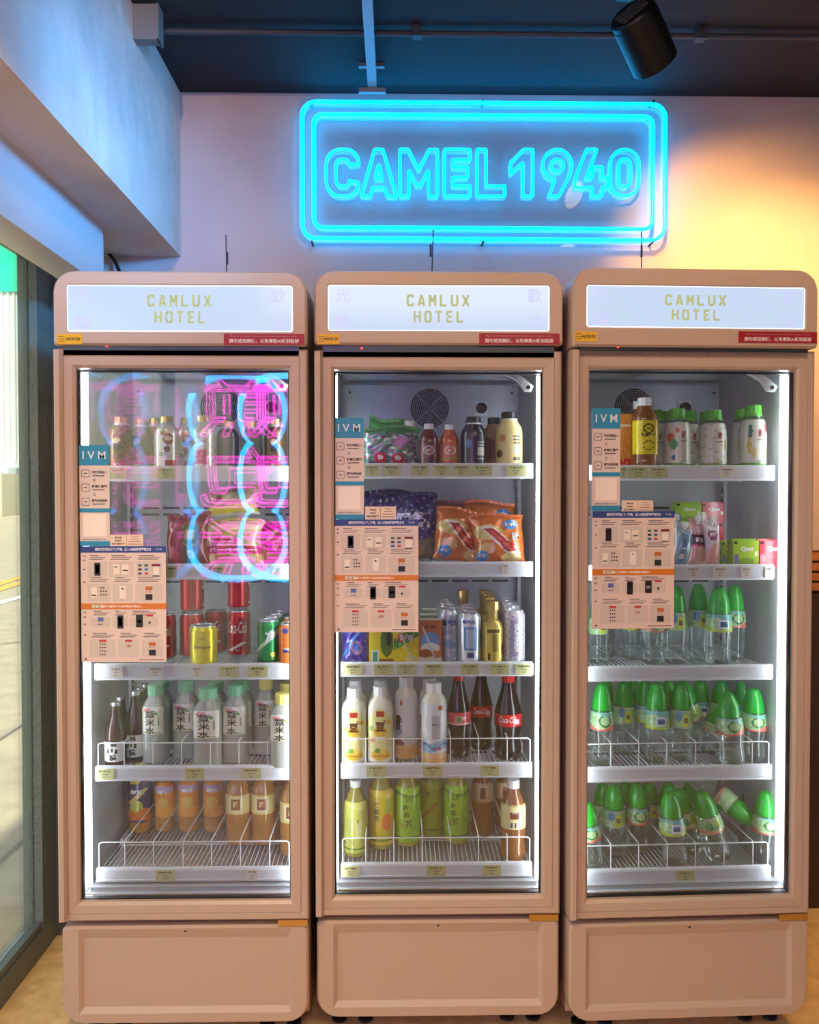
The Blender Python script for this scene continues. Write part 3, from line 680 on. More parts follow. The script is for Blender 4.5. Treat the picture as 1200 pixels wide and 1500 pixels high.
def sheet_notes(f, x0, x1, y0, y1, label):
    d = .0185; a = f.loc2(x0, y1, d); b = f.loc2(x1, y0, d); w = b.x - a.x; h = b.z - a.z
    t = empty('paper_note', f.M @ Vector((a.x + w / 2, d, a.z)), f.yaw); tag(t, label, 'note', 'small paper notes on the fridge doors')
    m = MB()
    for s in (-1, 1):
        m.box(min(s * .0004, s * w / 2), max(s * .0004, s * w / 2), -.0006, .0006, 0, h, (236, 206, 180))
    for k, s in enumerate(('請勿倚靠', '冷藏商品', '取貨後請關好門')): m.text(flat(-.001), s, -w / 4, h * (.75 - .25 * k), w=w * (.2, .2, .38)[k], h=h * .14, col=(60, 40, 30), bold=.02)
    for k in range(4): m.box(w * .25 - w * (.1 + .04 * k), w * .25 + w * (.1 + .04 * k), -.001, 0, h * (.8 - .2 * k), h * (.84 - .2 * k), (130, 100, 80))
    m.build('note_pair', PRINT, t)
def sheet_wide(f, x0, x1, y0, y1, label):
    d = .0165; a = f.loc2(x0, y1, d); b = f.loc2(x1, y0, d); w = b.x - a.x; h = b.z - a.z
    t = empty('instruction_sheet', f.M @ Vector((a.x + w / 2, d - .001, a.z)), f.yaw); tag(t, label, 'notice', 'instruction sheets on the fridge doors')
    m = MB(); y = -.0012; CR = (228, 204, 188); CE = (212, 194, 178); DK = (60, 48, 44)
    def B(u0, u1, v0, v1, c, dy=0): m.box(-w / 2 + u0 * w, -w / 2 + u1 * w, y - dy, .0, v0 * h, v1 * h, c)
    m.box(-w / 2, w / 2, -.0006, .0008, 0, h, CR); B(0, 1, .945, 1, (46, 66, 128)); B(0, 1, .458, .508, (216, 122, 34))
    m.text(flat(y - .0004), '請用手機掃描以下二維碼，登入AI智能購買零售支付', w * .0, h * .973, w=w * .66, h=h * .026, col=(235, 235, 245), bold=.02)
    m.text(flat(y - .0004), '13:46', w * .42, h * .975, w=w * .07, col=(220, 220, 235))
    m.text(flat(y - .0004), '重複打開櫃子才能用電話號碼登入', -w * .02, h * .483, w=w * .46, h=h * .022, col=(255, 240, 225), bold=.02)
    for q in (0, .045, .09): B(.13 + q, .165 + q, .468, .498, (200, 205, 190), .0004)
    rows = [(.735, .88, ((.08, .31), (.33, .62), (.65, .96))), (.525, .69, ((.08, .34), (.37, .61), (.64, .96))), (.305, .40, ((.12, .34), (.37, .55), (.57, .9))), (.045, .21, ((.10, .40), (.43, .68), (.71, .96)))]
    cnt = 0
    for v0, v1, cells in rows:
        for (u0, u1) in cells:
            B(u0, u1, v0, v1 - .01, CE, -.0004); B(u0 + .02, u1 - .05, v1 + .006, v1 + .012, (120, 104, 92)); B(u0 + .04, u1 - .02, v1 + .022, v1 + .028, (150, 134, 120)); B(u0 + .03, u1 - .1, v1 + .038, v1 + .043, DK)
            c = (u0 + u1) / 2; vm = (v0 + v1) / 2; k = cnt % 12; cnt += 1
            def D(x0, x1, z0, z1, col): B(c + x0, c + x1, vm + z0, vm + z1, col, .0004)
            if k in (0, 7): D(-.035, .035, -.06, .05, (34, 28, 30)); D(-.022, .022, -.04, .035, (120, 84, 80) if k == 0 else (110, 120, 122))
            elif k == 1: D(-.09, -.015, -.05, .035, (240, 220, 204)); D(.01, .09, -.05, .035, (240, 220, 204)); D(.02, .08, -.02, -.01, DK); D(-.08, -.04, .01, .018, DK)
            elif k == 2:
                for i, cc in enumerate(((30, 80, 60), (60, 60, 70), (20, 20, 20), (40, 90, 160), (30, 60, 140), (190, 50, 30))): D(-.13 + (i % 2) * .075, -.09 + (i % 2) * .075, .02 - .035 * (i // 2), .036 - .035 * (i // 2), cc)
                D(.03, .13, .02, .04, (120, 40, 40)); D(.045, .12, -.06, .018, (240, 226, 210)); D(.04, .12, -.068, -.058, DK)
            elif k in (3,): D(-.09, -.02, -.05, .04, (242, 224, 208)); D(-.085, -.03, -.035, -.025, DK); [D(.02 + .03 * (i % 3), .035 + .03 * (i % 3), .03 - .03 * (i // 3), .042 - .03 * (i // 3), DK) for i in range(9) if i != 2]
            elif k == 4: D(-.035, .04, -.06, .05, (242, 224, 208)); D(-.01, .012, .02, .035, (190, 60, 40))
            elif k in (5, 11): D(-.04, .04, .015, .045, (196, 104, 44)); D(-.04, .04, -.07, -.02, (40, 32, 32)); D(-.03, -.02, -.005, .005, (190, 60, 40)); D(.01, .02, -.005, .005, (190, 60, 40))
            elif k == 6: D(-.035, .03, .0, .035, (92, 110, 170)); [D(-.03 + .02 * i, -.02 + .02 * i, -.03, -.02, DK) for i in range(3)]
            elif k == 8: D(-.09, -.01, -.05, .055, (36, 26, 26)); D(-.075, -.025, -.01, .012, (236, 226, 214)); D(.03, .11, .045, .06, (200, 40, 44)); D(.06, .08, -.02, 0, (30, 26, 26))
            elif k == 9: D(-.04, .04, .05, .066, (200, 50, 46)); [D(-.035 + .028 * (i % 3), -.022 + .028 * (i % 3), .025 - .03 * (i // 3), .035 - .03 * (i // 3), DK) for i in range(12)]
            elif k == 10: D(-.04, .04, .05, .066, (200, 50, 46)); m.text(flat(y - .0006), '100', -w / 2 + c * w, (vm + .012) * h, w=w * .06, col=(180, 70, 60))
    for v in (.915, .88, .80, .69, .43, .39, .33, .235): B(.03, .055, v - .004, v + .004, DK)
    B(.04, .06, .02, .035, DK); B(.68, .97, .018, .024, (110, 90, 80))
    m.build('printed_sheet', PRINT, t)
for f, a, b, c, nm in ((F[0], (117, 160, 652, 800), (161, 210, 783, 801), (120, 243, 800, 970), 'left'), (F[1], (490, 533, 612, 761), (535, 580, 742, 761), (490, 613, 761, 926), 'middle'), (F[2], (867, 909, 598, 748), (911, 957, 733, 751), (867, 988, 749, 921), 'right')):
    sheet_tall(f, a[0], a[1], a[2], a[3], 'tall blue and cream card lettered IVM on the %s fridge door' % nm)
    sheet_notes(f, b[0], b[1], b[2], b[3], 'pair of small paper notes beside the tall card on the %s fridge' % nm)
    sheet_wide(f, c[0], c[1], c[2], c[3], 'wide instruction sheet with blue and orange bars on the %s fridge door' % nm)
# power cord behind the left fridge
p0 = at(157, 368, 2.76); p1 = at(176, 400, 2.72)
tag(MB().tube([p0, p0.lerp(p1, .5) + Vector((.004, 0, .003)), p1, (p1.x + .03, 2.72, 1.6), (p1.x + .03, 2.72, .02)], .006, 8).build('power_cord', blackp, None, 60), 'black power cord hanging behind the left fridge below the beam', 'cord')

# ================================================================== THE GOODS
def P(bg, *sh):
    def f(u, v):
        c = bg
        for s in sh:
            if s[0] == 'r' and s[1] <= u <= s[2] and s[3] <= v <= s[4]: c = s[5]
            elif s[0] == 'e' and ((u - s[1]) / s[3]) ** 2 + ((v - s[2]) / s[4]) ** 2 <= 1: c = s[5]
            elif s[0] == 'w' and s[1] <= v + s[4] * math.sin(u * s[5] + s[6]) <= s[2]: c = s[3]          # wavy band
            elif s[0] == 'd' and abs((u - s[1]) * s[3] - (v - s[2])) < s[4] and s[6] <= v <= s[7]: c = s[5]  # slanted bar
            elif s[0] == 'n' and math.sin(u * s[1] + 3 * math.sin(v * s[2])) * math.sin(v * s[1] * 1.3 + 2 * math.sin(u * s[2] * 1.7)) > s[3]: c = s[4]  # blotches
        return c
    return f
def rad(prof):
    def f(z):
        for (r0, z0), (r1, z1) in zip(prof, prof[1:]):
            if z0 <= z <= z1: return r0 + (r1 - r0) * (z - z0) / max(z1 - z0, 1e-6)
        return prof[0][0] if z < prof[0][1] else prof[-1][0]
    return f
def wrap(prof, sq=0, off=.0007):
    rf = rad(prof)
    def F(x, z):
        r = rf(z); a = x / max(r, .005) - math.pi / 2; k = 1.0
        if sq: k = 1 / (abs(math.cos(a)) ** (2 + 4 * sq) + abs(math.sin(a)) ** (2 + 4 * sq)) ** (1 / (2 + 4 * sq))
        r = r * k + off; return (r * math.cos(a), r * math.sin(a), z)
    return F
def cap_mb(r, z0, z1, col, ribs=True, top=.9):
    m = MB(); n = 24
    prof = [(r, z0), (r, z1 - .002), (r * top, z1)]; m.lathe(prof, n, col)
    if ribs:
        for j in range(2):
            for i in range(0, n, 2):
                k = j * n + i; x, y, z = m.v[k]; m.v[k] = (x * .955, y * .955, z)
    return m
def bottle(name, prof, bmat, bcol, cap, labels, sq=0, extra=None, lmat=None, smooth=40):
    """cap = (r, z0, z1, colour, material); labels = [(z0, z1, half-arc fraction, paint, texts)]"""
    t = empty(name)
    MB().lathe(prof, 22, bcol, sq=sq).build('bottle_body', bmat, t, smooth)
    cap_mb(*cap[:4], *(cap[5:] or ())).build('cap', cap[4], t, 30)
    if extra: extra(t)
    for q, (z0, z1, arc, paint, texts) in enumerate(labels):
        rm = max(rad(prof)((z0 + z1) / 2), .01); m = MB(); F_ = wrap(prof, sq)
        m.grid(lambda u, z: wrap(prof, sq)(u * rad(prof)(z), z), -math.pi * arc, math.pi * arc, z0, z1, max(14, int(64 * arc)), max(4, int((z1 - z0) / .0022)), paint)
        F2 = wrap(prof, sq, .0013)
        for tx in texts:
            s, x, z, w, h, c = tx[:6]; m.text(F2, s, x, z, w, h, c, *(tx[6:] or (.02,)))
        m.build('label' if q == 0 else 'band', lmat or GLOSS, t, smooth)
    return t
def can(name, paint, texts, slim=False):
    t = empty(name); r, h = (.0262, .146) if slim else (.033, .120)
    pr = [(r * .72, 0), (r * .8, .002), (r, .011), (r, h - .014), (r * .84, h - .002), (r * .84, h), (r * .78, h), (r * .76, h - .004), (.001, h - .004)]
    MB().lathe(pr[:2] + [(r * .97, .010)], 22, (190, 190, 196)).build('base', METAL, t, 40)
    m = MB(); F0 = lambda u, z: wrap(pr[:6], 0, 0)(u * rad(pr[:6])(z), z)
    m.grid(F0, -math.pi, math.pi, .008, h - .004, 64, 44, paint)
    F2 = wrap(pr[:6], 0, .0006)
    for tx in texts: m.text(F2, *tx)
    m.build('can_body', METAL, t, 40)
    MB().lathe([(r * .86, h - .004), (r * .84, h), (r * .78, h), (r * .76, h - .004), (.001, h - .004)], 22, (200, 200, 205)).build('lid', METAL, t, 40)
    MB().box(-.006, .006, -.012, .010, h - .0035, h - .002, (210, 210, 215)).build('pull_tab', METAL, t)
    return t
def bagobj(name, w, h, T, paint, texts, foil=FOIL, nu=46, nv=50, seed=0, sealc=None):
    t = empty(name); rnd = random.Random(seed); ph = [rnd.uniform(0, 6) for _ in range(6)]
    def th(u, v):
        e = (1 - abs(2 * u - 1) ** 3.2) ** .6 * (1 - abs(2 * v - 1) ** 4) ** .7
        wr = .10 * math.sin(9 * u + ph[0] + 3 * v) * math.sin(7 * v + ph[1]) + .07 * math.sin(22 * u + ph[2] + 4 * math.sin(5 * v))
        return T * e * (1 + wr * .8)
    def xz(u, v):
        p = 1 - .06 * math.sin(math.pi * v) + .05 * abs(2 * v - 1) ** 6
        return (u - .5) * w * p + .003 * math.sin(6 * v + ph[3]), v * h + .006 * math.sin(5 * u + ph[4]) * (v > .9)
    Ff = lambda u, v: (xz(u, v)[0], -th(u, v), xz(u, v)[1]); Fb = lambda u, v: (xz(u, v)[0], th(u, v), xz(u, v)[1])
    m = MB(); m.grid(Ff, 0, 1, 0, 1, nu, nv, paint); m.grid(lambda u, v: Fb(1 - u, v), 0, 1, 0, 1, 10, 10, lambda u, v: paint(.02, v))
    for s, cx, cz, ww, hh, c, b, sh in texts:
        Ft = lambda x, z: (lambda p: (p[0], p[1] - .0012, p[2]))(Ff(min(.99, max(.01, x)), min(.99, max(.01, z))))
        m.text(Ft, s, cx, cz, ww, hh, c, b, sh)
    m.build('packet', foil, t, 60)
    m = MB()
    def seal(u, v): x, z = xz(u, 1); return (x, .0015 * math.sin(60 * u), z - .002 + v * .010)
    sc = sealc or paint(.03, .98); m.grid(seal, 0, 1, 0, 1, 30, 2, lambda u, v: sc); m.grid(lambda u, v: (lambda p: (p[0], p[1] + .0015, p[2]))(seal(1 - u, v)), 0, 1, 0, 1, 30, 2, lambda u, v: sc)
    m.build('top_seal', foil, t, 60)
    return t
def carton(name, w, dp, h, paint, side, texts, straw=True, topc=(235, 235, 235)):
    t = empty(name); m = MB(); y = -dp / 2
    m.box(-w / 2 + .0004, w / 2 - .0004, y + .0004, -y - .0004, 0, h, side)
    m.grid(lambda u, v: ((u - .5) * w, y, v * h), 0, 1, 0, 1, 32, 50, paint)
    m.grid(lambda u, v: (-w / 2, -y - u * dp, v * h), 0, 1, 0, 1, 8, 12, lambda u, v: side); m.grid(lambda u, v: (w / 2, y + u * dp, v * h), 0, 1, 0, 1, 8, 12, lambda u, v: side)
    for s, cx, cz, ww, hh, c, b, sh in texts: m.text(flat(y - .0008), s, cx * w, cz * h, ww * w, hh * h, c, b, sh)
    m.build('carton', GLOSS, t)
    MB().box(-w / 2 + .001, w / 2 - .001, -.004, .004, h, h + .0035, topc).build('top_fold', GLOSS, t)
    if straw: MB().tube([(-w * .32, y - .003, h * .86), (w * .22, y - .003, h * .12)], .0022, 6, col=(240, 240, 235)).build('straw', glassy('straw_film', (.9, .9, .9), .15, .7, .1, (.45, (240, 240, 240))), t)
    return t
W_ = (246, 244, 238); K_ = (26, 22, 22)
cream = (244, 236, 180)
PLW = mat('plastic_white', (240, 240, 238), .35); PLM = mat('plastic_mint', (140, 214, 172), .38); PLY = mat('plastic_yellow', (240, 222, 120), .38)
PLR = mat('plastic_red', (196, 26, 34), .35); PLG = mat('plastic_green', (20, 176, 52), .3, coat=.4); PLK = mat('plastic_black', (22, 22, 26), .35); PLGB = mat('plastic_leaf_green', (96, 190, 60), .35)
GOLD = mat('gold_metal', (212, 176, 104), .28, .75); SILV = mat('silver_metal', (196, 198, 204), .25, .8)
PET = glassy('clear_pet', (.86, .91, .89), .05, .7, .03, (.05, (200, 215, 210)))
MILKY = glassy('cloudy_drink', (.62, .68, .66), .06, .6, .05, (.62, (206, 210, 202)))
COLA = mat('dark_cola', (26, 9, 8), .12, coat=.15); HAW = mat('dark_hawthorn_juice', (50, 10, 16), .12, coat=.15)
TEA = glassy('brown_tea', (.62, .36, .16), .07, .7, .04, (.52, (176, 108, 52))); AMB = glassy('amber_tea', (.78, .52, .22), .07, .7, .04, (.62, (214, 146, 62)))
GRT = glassy('green_tea', (.66, .68, .22), .07, .7, .04, (.6, (196, 186, 80))); SOY = mat('soy_white', (238, 234, 214), .3, coat=.4); DRKB = mat('dark_blue_drink', (34, 34, 48), .2, coat=.5); CRM = mat('cream_drink', (242, 224, 150), .3, coat=.3)
RDP = mat('deep_red_drink', (96, 30, 34), .15, coat=.5); ORD = mat('orange_drink', (206, 96, 54), .2, coat=.5)
B500 = [(.026, 0), (.031, .004), (.032, .02), (.030, .035), (.032, .05), (.032, .13), (.030, .145), (.020, .170), (.0135, .182), (.0135, .188)]
KIND = {}; HGT = {}
def kind(k, h, w, fn): KIND[k] = fn; HGT[k] = (h, w)
CB = [(.026, 0), (.031, .003), (.031, .098), (.028, .112), (.018, .126), (.017, .131)]
def coffee(p, tx): return lambda: bottle('coffee_bottle', CB, METAL, (200, 200, 200), (.0165, .129, .148, (0, 0, 0), GOLD), [(.003, .124, 1, p, tx)], lmat=METAL)
cup = lambda c1, c2: (('e', .5, .62, .085, .16, c1), ('e', .5, .64, .055, .07, c2), ('e', .5, .48, .05, .1, (60, 30, 20)), ('r', .41, .59, .06, .17, (170, 40, 40)), ('n', 60, 9, .72, (60, 34, 20)))
kind('coffee_brown', .148, .062, coffee(P((128, 102, 58), ('n', 40, 6, .45, (96, 70, 40)), *cup((120, 60, 34), (232, 206, 160))), [('コク', 0, .036, .03, .010, K_, .03), ('微糖', 0, .014, .02, .007, W_, .03)]))
kind('coffee_gold', .148, .062, coffee(P((196, 140, 60), ('r', .3, .36, 0, 1, (228, 182, 100)), ('r', .6, .72, .3, .9, (60, 30, 20)), ('r', .40, .44, .1, .8, (120, 80, 30))), []))
kind('coffee_white', .148, .062, coffee(P((222, 218, 208), ('e', .56, .66, .07, .13, (150, 84, 50)), ('e', .56, .68, .045, .06, (236, 214, 176)), ('e', .50, .80, .05, .06, (180, 140, 96)), ('e', .54, .44, .04, .07, (120, 60, 30)), ('r', .52, .66, .05, .18, (170, 50, 46))), [('コク', -.002, .042, .022, .011, K_, .03)]))
kind('coffee_pale', .148, .062, coffee(P((226, 214, 206), ('r', .42, .6, .1, .42, (214, 60, 110)), ('n', 40, 7, .6, (190, 170, 160))), []))
kind('coffee_dark', .148, .062, coffee(P((66, 60, 62), ('r', .46, .54, .0, .7, (96, 88, 88)), ('e', .5, .75, .05, .09, (110, 96, 90))), [('コク', 0, .036, .022, .009, (190, 186, 180), .03)]))
# cans
kind('can_cola', .12, .066, lambda: can('drink_can', P((192, 22, 34), ('d', .5, .2, .9, .035, W_, .1, .3), ('r', .70, .78, .1, .42, (70, 10, 16))), [('Coca-Cola', 0, .078, .060, .030, W_, .01, .35), ('330ml', .002, .02, .014, .005, W_)]))
kind('can_yellow', .12, .066, lambda: can('drink_can', P((232, 214, 26), ('r', .62, .66, .1, .9, (210, 190, 20))), [('Schweppes', .0, .058, .046, .015, K_, .0, .35), ('TONIC', 0, .084, .016, .006, K_)]))
kind('can_green', .12, .066, lambda: can('drink_can', P((40, 140, 76), ('d', .5, .5, 1.5, .06, (196, 216, 200), .2, .85), ('e', .58, .7, .05, .1, (210, 220, 206)), ('e', .6, .2, .04, .06, (220, 220, 90))), [('7', .006, .076, .014, .026, W_, .04)]))
kind('can_orange', .12, .066, lambda: can('drink_can', P((242, 130, 56), ('e', .44, .86, .05, .07, (70, 80, 160)), ('r', .52, .62, .25, .75, (250, 214, 180)), ('e', .44, .34, .05, .05, (60, 70, 150))), [('Orange', -.006, .05, .024, .009, W_, .04)]))
kind('slim_blue', .146, .0524, lambda: can('slim_can', P((196, 206, 222), ('n', 26, 5, .55, (230, 236, 244)), ('e', .5, .32, .08, .09, (150, 186, 220)), ('r', .3, .4, .2, .8, (170, 190, 214))), [('밀키스', 0, .11, .034, .017, (24, 60, 160), .05), ('MILK', 0, .085, .02, .006, (40, 80, 170))], True))
kind('slim_white', .146, .0524, lambda: can('slim_can', P((222, 230, 240), ('r', .40, .60, .25, .75, (110, 150, 214)), ('r', .43, .57, .3, .7, (190, 206, 234)), ('e', .68, .5, .04, .2, (90, 160, 220)), ('r', .46, .54, .08, .2, (70, 90, 140))), [('밀키스', -.004, .123, .03, .010, (24, 60, 160), .05)], True))
kind('slim_lilac', .146, .0524, lambda: can('slim_can', P((206, 204, 216), ('r', .44, .58, .12, .85, (168, 160, 190)), ('r', .48, .55, .2, .8, (226, 224, 234)), ('n', 50, 5, .72, (150, 120, 170))), [], True))
# left fridge bottles
YB = [(.024, 0), (.029, .004), (.029, .136), (.025, .150), (.0175, .163), (.0165, .172)]
def yimi(capm):
    p = P((240, 238, 222), ('e', .62, .84, .16, .1, (250, 250, 250)), ('e', .30, .88, .2, .08, (238, 160, 170)), ('e', .70, .76, .09, .06, (120, 180, 110) if capm is PLM else (240, 210, 90)), ('r', .74, .80, .3, .62, (150, 160, 130)), ('r', .1, .9, .03, .07, (140, 170, 90)))
    return lambda: bottle('coix_drink_bottle', YB, MILKY, None, (.0195, .168, .194, (0, 0, 0), capm), [(.075, .143, .28, p, [('薏', -.004, .125, .023, .020, K_, .008), ('米', -.004, .1045, .022, .018, K_, .02), ('水', -.004, .0845, .022, .017, K_, .02)])], sq=.35, smooth=50)
kind('yimi_mint', .194, .060, yimi(PLM)); kind('yimi_yellow', .194, .060, yimi(PLY))
HBP = [(.026, 0), (.030, .004), (.030, .10), (.027, .125), (.0155, .165), (.0135, .19), (.0135, .20)]
kind('hawthorn', .206, .060, lambda: bottle('hawthorn_juice_bottle', HBP, HAW, None, (.0148, .194, .206, (0, 0, 0), SILV), [(.018, .082, .38, P((240, 240, 238)), [('山', 0, .054, .028, .018, K_, .06), ('楂', .002, .032, .022, .020, K_, .05), ('梨', .004, .073, .018, .013, K_, .05)])]))
kind('fruit_tea', .215, .062, lambda: bottle('fruit_tea_bottle', B500[:-1] + [(.0135, .192)], AMB, None, (.0155, .188, .206, (0, 0, 0), PLY), [(.03, .16, 1, P((74, 58, 96), ('w', .0, .28, (222, 120, 40), .06, 9, 0), ('e', .5, .36, .1, .13, (196, 196, 70)), ('e', .58, .2, .08, .09, (226, 130, 40)), ('d', .5, .55, 1.4, .06, (220, 190, 90), .4, .75), ('e', .46, .9, .1, .06, (210, 186, 60))), [('冰紅茶', .0, .118, .034, .014, W_, .05, .2)])]))
kind('fruit_tea_orange', .206, .062, lambda: bottle('fruit_tea_bottle', B500[:-1] + [(.0135, .192)], AMB, None, (.0155, .188, .206, (0, 0, 0), PLY), [(.05, .16, 1, P((226, 146, 62), ('w', .0, .3, (238, 170, 70), .06, 9, 1), ('e', .5, .42, .1, .16, (232, 186, 86)), ('r', .3, .7, .72, .9, (190, 160, 190))), [('果粒橙', .0, .133, .034, .012, (250, 240, 250), .05)])]))
kind('amber_label', .206, .062, lambda: bottle('oolong_tea_bottle', B500, AMB, None, (.0155, .188, .206, (0, 0, 0), PLW), [(.085, .135, 1, P((226, 206, 130), ('r', .40, .60, .14, .88, (238, 226, 180)), ('r', .44, .56, .24, .8, (150, 80, 40))), [('烏龍', 0, .112, .013, .016, (236, 214, 150), .04)])]))
# middle fridge
SM = [(.024, 0), (.029, .003), (.029, .07), (.027, .085), (.016, .105), (.0135, .112)]
def small(nm, bm, capm, p, tx, h=.125, ch=.016): return lambda: bottle(nm, SM, bm, None, (.0148, .110, .110 + ch, (0, 0, 0), capm), [(.018, .066, 1, p, tx)])
kind('small_clear', .126, .058, small('clear_drink_bottle', PET, PLW, P((214, 224, 220), ('r', .3, .7, .2, .8, (196, 214, 208))), []))
kind('small_red', .126, .058, small('red_tea_bottle', RDP, PLW, P((120, 60, 66), ('e', .5, .62, .09, .28, (200, 184, 180)), ('e', .5, .62, .06, .2, (140, 50, 60)), ('r', .3, .7, .0, .16, (90, 40, 44))), [('奶茶', 0, .047, .016, .009, W_, .04)]))
kind('small_orange', .126, .058, small('orange_tea_bottle', ORD, PLW, P((206, 116, 84), ('e', .5, .62, .1, .26, (238, 214, 190)), ('e', .5, .62, .06, .2, (214, 90, 40)), ('w', .0, .2, (196, 150, 60), .05, 20, 0)), [('果茶', 0, .047, .016, .009, W_, .04)]))
BIGP = [(.029, 0), (.034, .004), (.034, .09), (.032, .105), (.022, .122), (.021, .126)]
kind('dark_drink', .146, .068, lambda: bottle('dark_coffee_bottle', BIGP, DRKB, None, (.0195, .127, .146, (0, 0, 0), PLK), [(.012, .100, 1, P((36, 36, 50), ('e', .42, .62, .035, .14, (70, 120, 190)), ('r', .53, .62, .22, .5, (200, 190, 180)), ('r', .53, .62, .56, .6, (150, 150, 150)), ('r', .53, .62, .66, .7, (150, 150, 150)), ('r', .53, .62, .1, .14, (150, 150, 150))), [])], extra=lambda t: MB().lathe([(.0215, .1225), (.0215, .128)], 20).build('neck_ring', PLW, t, 30)))
kind('cream_drink', .146, .068, lambda: bottle('cream_drink_bottle', BIGP, CRM, None, (.0195, .127, .146, (0, 0, 0), PLK), [(.012, .100, 1, P((244, 228, 150), ('e', .40, .72, .04, .11, (214, 120, 60)), ('e', .36, .25, .05, .12, (120, 70, 40)), ('r', .53, .62, .26, .5, (216, 214, 200)), ('r', .53, .62, .56, .6, (90, 90, 90)), ('r', .53, .62, .66, .7, (90, 90, 90)), ('r', .53, .62, .76, .79, (90, 90, 90)), ('r', .53, .62, .06, .16, (110, 90, 80))), [])], extra=lambda t: MB().lathe([(.0215, .1225), (.0215, .128)], 20).build('neck_ring', PLW, t, 30)))
kind('tan_drink', .140, .060, lambda: bottle('tan_coffee_bottle', BIGP, mat('tan_drink', (150, 112, 76), .25, coat=.4), None, (.0195, .127, .146, (0, 0, 0), PLK), [(.012, .095, 1, P((146, 108, 74), ('r', .4, .5, .1, .8, (110, 76, 50))), [])]))
kind('gold_bottle', .165, .056, lambda: bottle('gold_bottle', [(.022, 0), (.028, .004), (.028, .095), (.026, .108), (.015, .118), (.015, .145)], METAL, (196, 170, 92), (.0175, .143, .165, (0, 0, 0), GOLD), [(.008, .100, 1, P((214, 190, 92), ('r', .40, .6, .82, .93, (110, 90, 40)), ('r', .48, .57, .3, .78, (160, 136, 60)), ('r', .42, .46, .05, .25, K_), ('e', .66, .35, .05, .2, (170, 90, 50))), [])], lmat=METAL))
kind('soy', .186, .062, lambda: bottle('soy_milk_bottle', [(.027, 0), (.031, .004), (.031, .134), (.027, .149), (.0175, .158), (.0165, .166)], SOY, None, (.0185, .163, .186, (0, 0, 0), PLW), [(.012, .138, .32, P((242, 240, 224), ('e', .5, .5, .50, .50, (234, 228, 160)), ('r', .36, .64, .84, .94, (190, 44, 40)), ('e', .5, .56, .26, .10, (240, 196, 70)), ('e', .22, .4, .1, .04, (226, 120, 110)), ('e', .18, .62, .08, .05, (140, 180, 90)), ('e', .8, .75, .09, .045, (236, 180, 40)), ('e', .5, .12, .36, .1, (240, 190, 60)), ('e', .40, .2, .12, .045, (110, 170, 70)), ('e', .6, .18, .12, .05, (250, 214, 90)), ('r', .2, .8, .09, .11, (150, 90, 50))), [('豆', 0, .094, .022, .022, (90, 30, 26), .05), ('豆奶', 0, .066, .022, .010, W_, .06), ('鮮', .010, .108, .005, .005, (90, 50, 20))])], sq=.3, smooth=50))
kind('coconut_milk', .196, .062, lambda: bottle('coconut_milk_bottle', [(.025, 0), (.031, .005), (.031, .14), (.028, .158), (.0185, .170), (.0175, .176)], SOY, None, (.019, .172, .196, (0, 0, 0), PLW), [(.0, .036, 1, P((226, 176, 110), ('w', .75, 1.1, (236, 196, 140), .08, 20, 0)), []), (.036, .15, 1, P((232, 232, 234), ('r', .36, .44, .3, .62, (70, 60, 64)), ('e', .42, .26, .05, .06, (120, 180, 220)), ('r', .43, .47, .84, .95, (180, 60, 60)), ('e', .42, .02, .08, .1, (150, 90, 60)), ('r', .52, .6, .0, .2, (220, 214, 206))), [('椰', -.012, .095, .016, .016, K_, .04), ('奶', -.012, .076, .014, .014, (60, 100, 160), .04)])]))
kind('coconut_milk_front', .196, .062, lambda: bottle('coconut_milk_bottle', [(.025, 0), (.031, .005), (.031, .14), (.028, .158), (.0185, .170), (.0175, .176)], SOY, None, (.019, .172, .196, (0, 0, 0), PLW), [(.0, .032, 1, P((232, 178, 112), ('w', .6, 1.1, (240, 200, 150), .08, 20, 0)), []), (.032, .15, 1, P((228, 230, 236), ('w', .04, .22, (150, 186, 220), .04, 16, 1), ('w', .1, .16, (90, 130, 180), .05, 24, 2), ('r', .47, .58, .28, .76, (186, 188, 196)), ('r', .55, .62, .86, .97, (180, 60, 60)), ('r', .39, .41, .2, .7, (200, 200, 205)), ('r', .52, .6, .05, .1, (200, 60, 70))), [('營養成分', .004, .10, .02, .005, (90, 90, 96))])]))
CK = [(.024, 0), (.029, .006), (.030, .03), (.026, .065), (.030, .095), (.030, .130), (.027, .150), (.017, .190), (.0135, .215), (.0135, .222)]
def ckf(red=(204, 26, 38)): return lambda: bottle('cola_bottle', CK, COLA, None, (.0152, .218, .238, (0, 0, 0), PLR), [(.096, .131, 1, P(red, ('r', .56, .62, .2, .6, (236, 214, 214)), ('r', .2, .8, .0, .08, (150, 14, 24))), [('Coca-Cola', -.004, .117, .040, .017, W_, .01, .3)])])
kind('cola_bottle', .238, .060, ckf()); 
kind('cola_bottle_pink', .238, .060, lambda: bottle('cola_bottle', CK, COLA, None, (.0152, .218, .238, (0, 0, 0), PLR), [(.096, .131, 1, P((214, 62, 78), ('r', .44, .54, .2, .7, (180, 150, 130)), ('r', .47, .51, .3, .6, (60, 140, 80)), ('r', .2, .8, .0, .1, (236, 190, 196))), [('零', .012, .113, .012, .012, W_, .04)])]))
def gtea(nm, bg, tx, bm=GRT, extra=()): return lambda: bottle(nm, B500, bm, None, (.0155, .188, .206, (0, 0, 0), PLW), [(.014, .152, 1, P(bg, ('w', .9, 1.2, tuple(min(255, c + 24) for c in bg), .04, 14, 0), ('r', .3, .7, .06, .09, (90, 130, 40)), *extra), tx)])
INK = (44, 60, 30)
